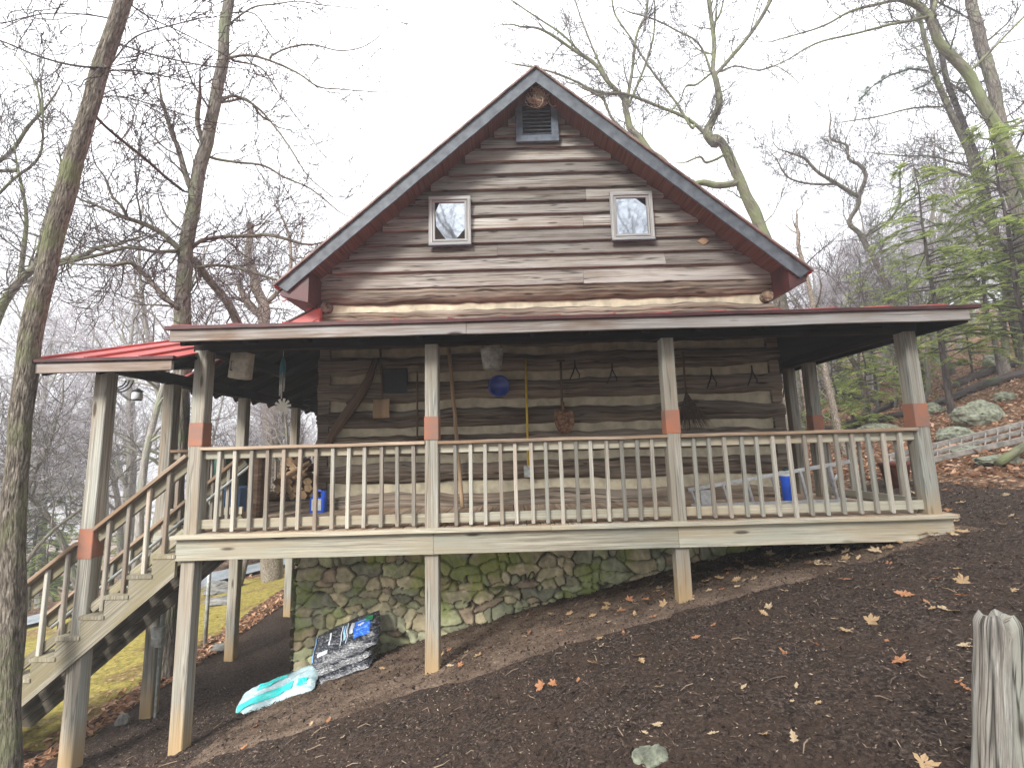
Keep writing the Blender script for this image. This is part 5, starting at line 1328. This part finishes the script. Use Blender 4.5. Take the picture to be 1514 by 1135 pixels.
# ------------------------------------------------------------------ FALLEN LEAVES, CHIPS, LITTER
def leaf_mesh(kind,seed,mat,name):
    rs=random.Random(seed); mb=MB(); pts=[]
    if kind=='maple':
        for k in range(5):
            a=math.pi/2+(k-2)*1.05; L=1-.12*abs(k-2); pts.append((math.cos(a)*L,math.sin(a)*L,a))
            b=a+.5; pts.append((math.cos(b)*.38,math.sin(b)*.38,b))
        poly=[]
        for k in range(5):
            a=math.pi/2+(2-k)*1.0; L=1-.14*abs(k-2)
            for da,l in ((.42,.62),(.24,.72),(.10,.86),(0,1),(-.14,.80),(-.28,.76),(-.42,.56)): poly.append((math.cos(a+da)*L*l,math.sin(a+da)*L*l))
            if k<4: poly.append((math.cos(a-.5)*.33,math.sin(a-.5)*.33))
        poly.append((.05,-.22)); poly.append((.02,-.5)); poly.append((-.04,-.22))
    else:
        poly=[]
        for s_ in (1,-1):
            seq=[(-.9,.03),(-.55,.10),(-.45,.34),(-.28,.18),(-.1,.50),(.06,.22),(.28,.46),(.42,.2),(.62,.32),(.76,.12),(1,0)]
            if s_<0: seq=seq[::-1][1:]
            for y,x in seq: poly.append((s_*x*rs.uniform(.85,1.15),y))
    curl=rs.uniform(.15,.6); c2=rs.uniform(-.6,.5)
    def z(x,y): return curl*x*x+c2*.5*y*y+.22*noise.noise((x*2.5,y*2.5,seed))+.12
    mb.v.append(Vector((0,0,z(0,0))))
    for x,y in poly: mb.v.append(Vector((x,y,z(x,y))))
    n=len(poly)
    for i in range(n): mb.face((0,1+i,1+(i+1)%n),[(0,0)]*3,rs.random()*.5+.25)
    o=mb.build(name,mat); return o
LM=[leaf_mesh('maple',1,M['leaf_tan'],'fallen_leaf'),leaf_mesh('oak',2,M['leaf_tan'],'fallen_leaf'),leaf_mesh('maple',3,M['leaf_orange'],'fallen_leaf'),leaf_mesh('oak',4,M['leaf_pale'],'fallen_leaf'),leaf_mesh('oak',5,M['leaf_orange'],'fallen_leaf'),leaf_mesh('maple',6,M['leaf_pale'],'fallen_leaf')]
LLAB=['tan lobed dry leaf lying on the mulch','narrow tan oak leaf lying on the mulch','rust orange lobed dry leaf lying on the mulch','pale curled oak leaf lying on the mulch','rust orange oak leaf lying on the mulch','pale cream lobed leaf lying on the mulch']
LG='fallen leaves scattered on the mulch'
lused=set()
def leaf(k,p,s,rs):
    o=LM[k] if k not in lused else LM[k].copy()
    if k in lused: COL.objects.link(o)
    lused.add(k)
    e=.12; nrm=Vector((-(gn(p.x+e,p.y)-gn(p.x-e,p.y))/(2*e),-(gn(p.x,p.y+e)-gn(p.x,p.y-e))/(2*e),1)).normalized()
    q=Vector((0,0,1)).rotation_difference(nrm).to_matrix()@Matrix.Rotation(rs.uniform(0,6.28),3,'Z')@Matrix.Rotation(rs.gauss(0,.28),3,'X')@Matrix.Rotation(rs.gauss(0,.28),3,'Y')
    o.rotation_euler=q.to_euler(); o.location=p+Vector((0,0,.004)); o.scale=(s,s,s); tag(o,LLAB[k],'leaf',LG)
rs=random.Random(9)
spots=[(645,958,2,.07),(652,972,0,.06),(664,962,2,.05),(650,990,3,.05),(565,990,1,.06),(770,915,2,.05),(795,912,0,.06),(812,908,0,.05),(815,932,3,.05),(826,936,4,.05),(845,887,0,.06),(830,880,4,.04),(842,912,0,.07),(870,920,0,.06),(895,901,0,.075),(930,868,0,.06),(918,866,3,.04),(965,915,2,.07),(935,905,4,.04),(887,945,0,.06),(890,957,5,.04),(922,940,4,.04),(962,868,0,.07),(975,872,5,.07),(990,866,0,.06),(980,880,4,.06),(968,858,2,.05),(995,852,2,.07),(1020,887,5,.075),(1068,875,2,.05),(1090,870,3,.05),(1105,860,5,.06),(1118,855,0,.05),(1137,900,5,.06),(1160,878,3,.06),(1030,945,4,.05),(1225,836,0,.05),(1252,938,0,.075),(1288,924,0,.085),(1206,955,2,.05),(1160,970,4,.06),(1330,985,2,.085),(1345,882,0,.04),(1395,905,3,.06),(1378,900,0,.04),(1426,965,5,.06),(1428,1020,4,.05),(1312,950,4,.04),(690,1030,2,.04),(507,1092,3,.04),(378,1078,2,.07),(361,1110,2,.05),(485,1071,4,.05),(460,1072,3,.05),(1130,1090,0,.05),(1175,1100,3,.05),(975,1020,5,.05),(972,1075,5,.05),(955,1088,3,.035),(1055,1090,3,.04),(1365,1132,0,.075),(1210,1048,1,.035),(1172,1042,3,.03),(1420,1020,2,.04),(1178,1018,3,.03),(1234,920,3,.03),(735,935,4,.05),(745,930,0,.04),(690,965,3,.05),(665,988,3,.05),(1150,836,0,.05),(1165,830,3,.05),(1420,845,0,.05),(1315,835,2,.05),(1232,848,3,.05),(1258,846,0,.05),(1370,893,4,.04),(1500,880,0,.04),(1055,928,2,.045),(855,1008,4,.04),(1100,1020,3,.035)]
for px,py,k,s in spots:
    p=hit(px,py); leaf(k,p,s*.9,rs)
for i in range(70):      # drift of leaves against the right end of the deck
    x=rs.uniform(2.9,4.5); y=rs.uniform(-.25,.9); leaf(rs.choice((0,0,3,4,5,1)),Vector((x,y,gn(x,y)+rs.uniform(0,.04))),rs.uniform(.04,.085),rs)
for i in range(26):
    x=rs.uniform(4.5,5.9); y=rs.uniform(-.4,1.5); leaf(rs.choice((0,2,3,4,5,1)),Vector((x,y,gn(x,y)+rs.uniform(0,.02))),rs.uniform(.04,.07),rs)
for i in range(22):
    x=rs.uniform(-.6,3.2); y=rs.uniform(-.4,1.4); leaf(rs.choice((0,2,3,4,5,1)),Vector((x,y,gn(x,y))),rs.uniform(.03,.055),rs)
for (cx,cy,n,sp) in ((2.3,.35,16,.35),(1.2,.25,9,.4),(-.2,.1,8,.35),(3.6,-1.1,8,.5),(.9,-1.0,6,.5)):
    for i in range(n):
        x=cx+rs.gauss(0,sp); y=cy+rs.gauss(0,sp*.5); leaf(rs.choice((0,1,2,3,4,0)),Vector((x,y,gn(x,y)+rs.uniform(0,.02))),rs.uniform(.04,.075),rs)
# mulch chips
mb=MB(); rs=random.Random(31)
def chip(x,y,L,w,rn,th=0):
    z=gn(x,y)+rs.uniform(.0,.014); a=rs.uniform(0,6.28); e=rs.gauss(0,.35)
    d=Vector((math.cos(a)*math.cos(e),math.sin(a)*math.cos(e),math.sin(e)))*L/2; s=Vector((-math.sin(a),math.cos(a),rs.gauss(0,.5))).normalized()*w/2
    c=Vector((x,y,z)); q=len(mb.v); up=Vector((0,0,w*.45))
    mb.v+=[c-d,c+s*.9-d*.3,c+d,c-s,c+up]
    for f in ((0,3,4),(3,2,4),(2,1,4),(1,0,4)): mb.face([q+i for i in f],[(0,0)]*3,rn)
for i in range(85000):
    y=-3.9+5.8*rs.random()**1.5; x=rs.uniform(-4.6,6)
    if abs(x)>1.05*(y+5)+.4: continue
    rn=rs.random(); k=rs.random()
    if rn>.93 and rs.random()<.35: rn=.5
    if k<.8: chip(x,y,rs.uniform(.010,.030),rs.uniform(.005,.012),rn)
    else: chip(x,y,rs.uniform(.025,.065),rs.uniform(.003,.006),rn)
for i in range(5000):
    y=-3.9+5.6*rs.random()**1.3; x=rs.uniform(-4.6,6)
    if abs(x)>1.05*(y+5)+.4: continue
    chip(x,y,rs.uniform(.03,.07),rs.uniform(.012,.026),rs.random()*.82)
for i in range(260):
    y=-3.9+5.6*rs.random(); x=rs.uniform(-4,5.8)
    if abs(x)>1.1*(y+5)+.4: continue
    a_=rs.uniform(0,6.28); L_=rs.uniform(.04,.14); q0=Vector((x,y,gn(x,y)+.012)); e_=Vector((math.cos(a_),math.sin(a_),0))
    m_=q0+e_*L_*.5+Vector((rs.gauss(0,.012),rs.gauss(0,.012),0)); e2=q0+e_*L_; m_.z=gn(m_.x,m_.y)+.018; e2.z=gn(e2.x,e2.y)+.01
    tube(mb,[q0,m_,e2],[.004,.0035,.002],4,rs.choice((.3,.7,.9,.95)),cap=False)
o=mb.build('mulch_chips',M['chips']); tag(o,'loose shredded bark mulch chips and straw bits over the ground',kind='stuff')
# leaf litter on the hillside and lawn edge
mb=MB(); rs=random.Random(41)
def lit(x,y,s):
    z=gn(x,y)+rs.uniform(.0,.03); a=rs.uniform(0,6.28); c=Vector((x,y,z)); u=Vector((math.cos(a),math.sin(a),rs.gauss(0,.4)))*s; v=Vector((-math.sin(a),math.cos(a),rs.gauss(0,.4)))*s*.62
    q=len(mb.v); mb.v+=[c-u,c-v*.8+Vector((0,0,s*.3)),c+u,c+v*.8+Vector((0,0,s*.3)),c+Vector((0,0,-.0))]
    rn=rs.random()
    for f in ((0,1,4),(1,2,4),(2,3,4),(3,0,4)): mb.face([q+i for i in f],[(0,0)]*3,rn)
for i in range(15000):
    y=.3+19*rs.random()**1.5; x=5.7+rs.random()**1.3*(14)
    if y<2.2 and x<6.3-y*.1: continue
    if x>1.25*(y+5)+.5: continue
    lit(x,y,rs.uniform(.035,.075))
for i in range(3500):
    y=rs.uniform(1,14); x=rs.uniform(-14,-4.9)
    if y>.6 and rs.random()<.93: continue
    lit(x,y,rs.uniform(.03,.055))
for i in range(1100):
    lit(-4.8-abs(rs.gauss(0,.22)),rs.uniform(-.2,6),rs.uniform(.03,.055))
o=mb.build('leaf_litter',M['litter']); tag(o,'rust and pink dry leaf litter covering the slope',kind='stuff')

# ------------------------------------------------------------------ haze
box_lo=(-125,-29,-19); box_hi=(125,125,33)
mb=MB(); 
v=[(x,y,z) for x in (box_lo[0],box_hi[0]) for y in (box_lo[1],box_hi[1]) for z in (box_lo[2],box_hi[2])]
mb.v=v
for f in ((0,1,3,2),(4,6,7,5),(0,4,5,1),(2,3,7,6),(0,2,6,4),(1,5,7,3)): mb.face(f,[(0,0)]*4)
hm=bpy.data.materials.new('haze_air'); hm.use_nodes=True; nt=hm.node_tree; nt.nodes.clear()
ou=nt.nodes.new('ShaderNodeOutputMaterial'); vp=nt.nodes.new('ShaderNodeVolumePrincipled'); vp.inputs['Color'].default_value=(.93,.96,1,1); vp.inputs['Density'].default_value=HAZE if 'HAZE' in globals() else .0038; vp.inputs['Anisotropy'].default_value=.2
nt.links.new(vp.outputs[0],ou.inputs['Volume'])
o=mb.build('haze',hm); tag(o,'pale misty air thickening between the far trees',kind='stuff'); o.display_type='WIRE'
# ------------------------------------------------------------------ light
w=bpy.data.worlds.new('World'); SC.world=w; w.use_nodes=True; nt=w.node_tree; nt.nodes.clear()
EL_,AZ=R(34),R(206)
ou=nt.nodes.new('ShaderNodeOutputWorld'); bg=nt.nodes.new('ShaderNodeBackground'); sky=nt.nodes.new('ShaderNodeTexSky'); sky.sky_type='NISHITA'; sky.sun_disc=False; sky.sun_elevation=EL_; sky.sun_rotation=AZ
mx=nt.nodes.new('ShaderNodeMix'); mx.data_type='RGBA'; mx.inputs[0].default_value=.88; nt.links.new(sky.outputs[0],mx.inputs[6]); 
tc=nt.nodes.new('ShaderNodeTexCoord'); sx=nt.nodes.new('ShaderNodeSeparateXYZ'); nt.links.new(tc.outputs['Generated'],sx.inputs[0])
mp=nt.nodes.new('ShaderNodeMapRange'); mp.inputs[1].default_value=0; mp.inputs[2].default_value=1; mp.inputs[3].default_value=.47; mp.inputs[4].default_value=1.35; nt.links.new(sx.outputs[2],mp.inputs[0])
vm=nt.nodes.new('ShaderNodeVectorMath'); vm.operation='SCALE'; vm.inputs[0].default_value=(10.6,10.8,11.1); nt.links.new(mp.outputs[0],vm.inputs['Scale']); nt.links.new(vm.outputs[0],mx.inputs[7])
nt.links.new(mx.outputs[2],bg.inputs[0]); bg.inputs[1].default_value=.1; nt.links.new(bg.outputs[0],ou.inputs[0])
sl=bpy.data.lights.new('sun','SUN'); sl.energy=3.0; sl.angle=R(16); sl.color=(1,.97,.92); so=bpy.data.objects.new('sun',sl); COL.objects.link(so)
# the sun stands behind the viewer: direction towards it
sd=Vector((math.sin(AZ)*math.cos(EL_),math.cos(AZ)*math.cos(EL_),math.sin(EL_)))
so.rotation_euler=sd.to_track_quat('Z','Y').to_euler()
# ------------------------------------------------------------------ camera
cd=bpy.data.cameras.new('Camera'); cd.sensor_width=36; cd.lens=F/1514*36; cd.clip_end=600; cd.clip_start=.05
co=bpy.data.objects.new('Camera',cd); COL.objects.link(co)
m3=Matrix((RT,UP,-_f)).transposed(); co.matrix_world=Matrix.Translation(CAM)@m3.to_4x4(); SC.camera=co
SC.view_settings.view_transform='Standard'; SC.view_settings.look='None'; SC.view_settings.exposure=1.22; SC.view_settings.gamma=1
SC.cycles.max_bounces=6; SC.cycles.volume_bounces=1; SC.cycles.diffuse_bounces=3; SC.cycles.transparent_max_bounces=4
SC.cycles.use_denoising=True
try: SC.cycles.volume_step_rate=4
except Exception: pass
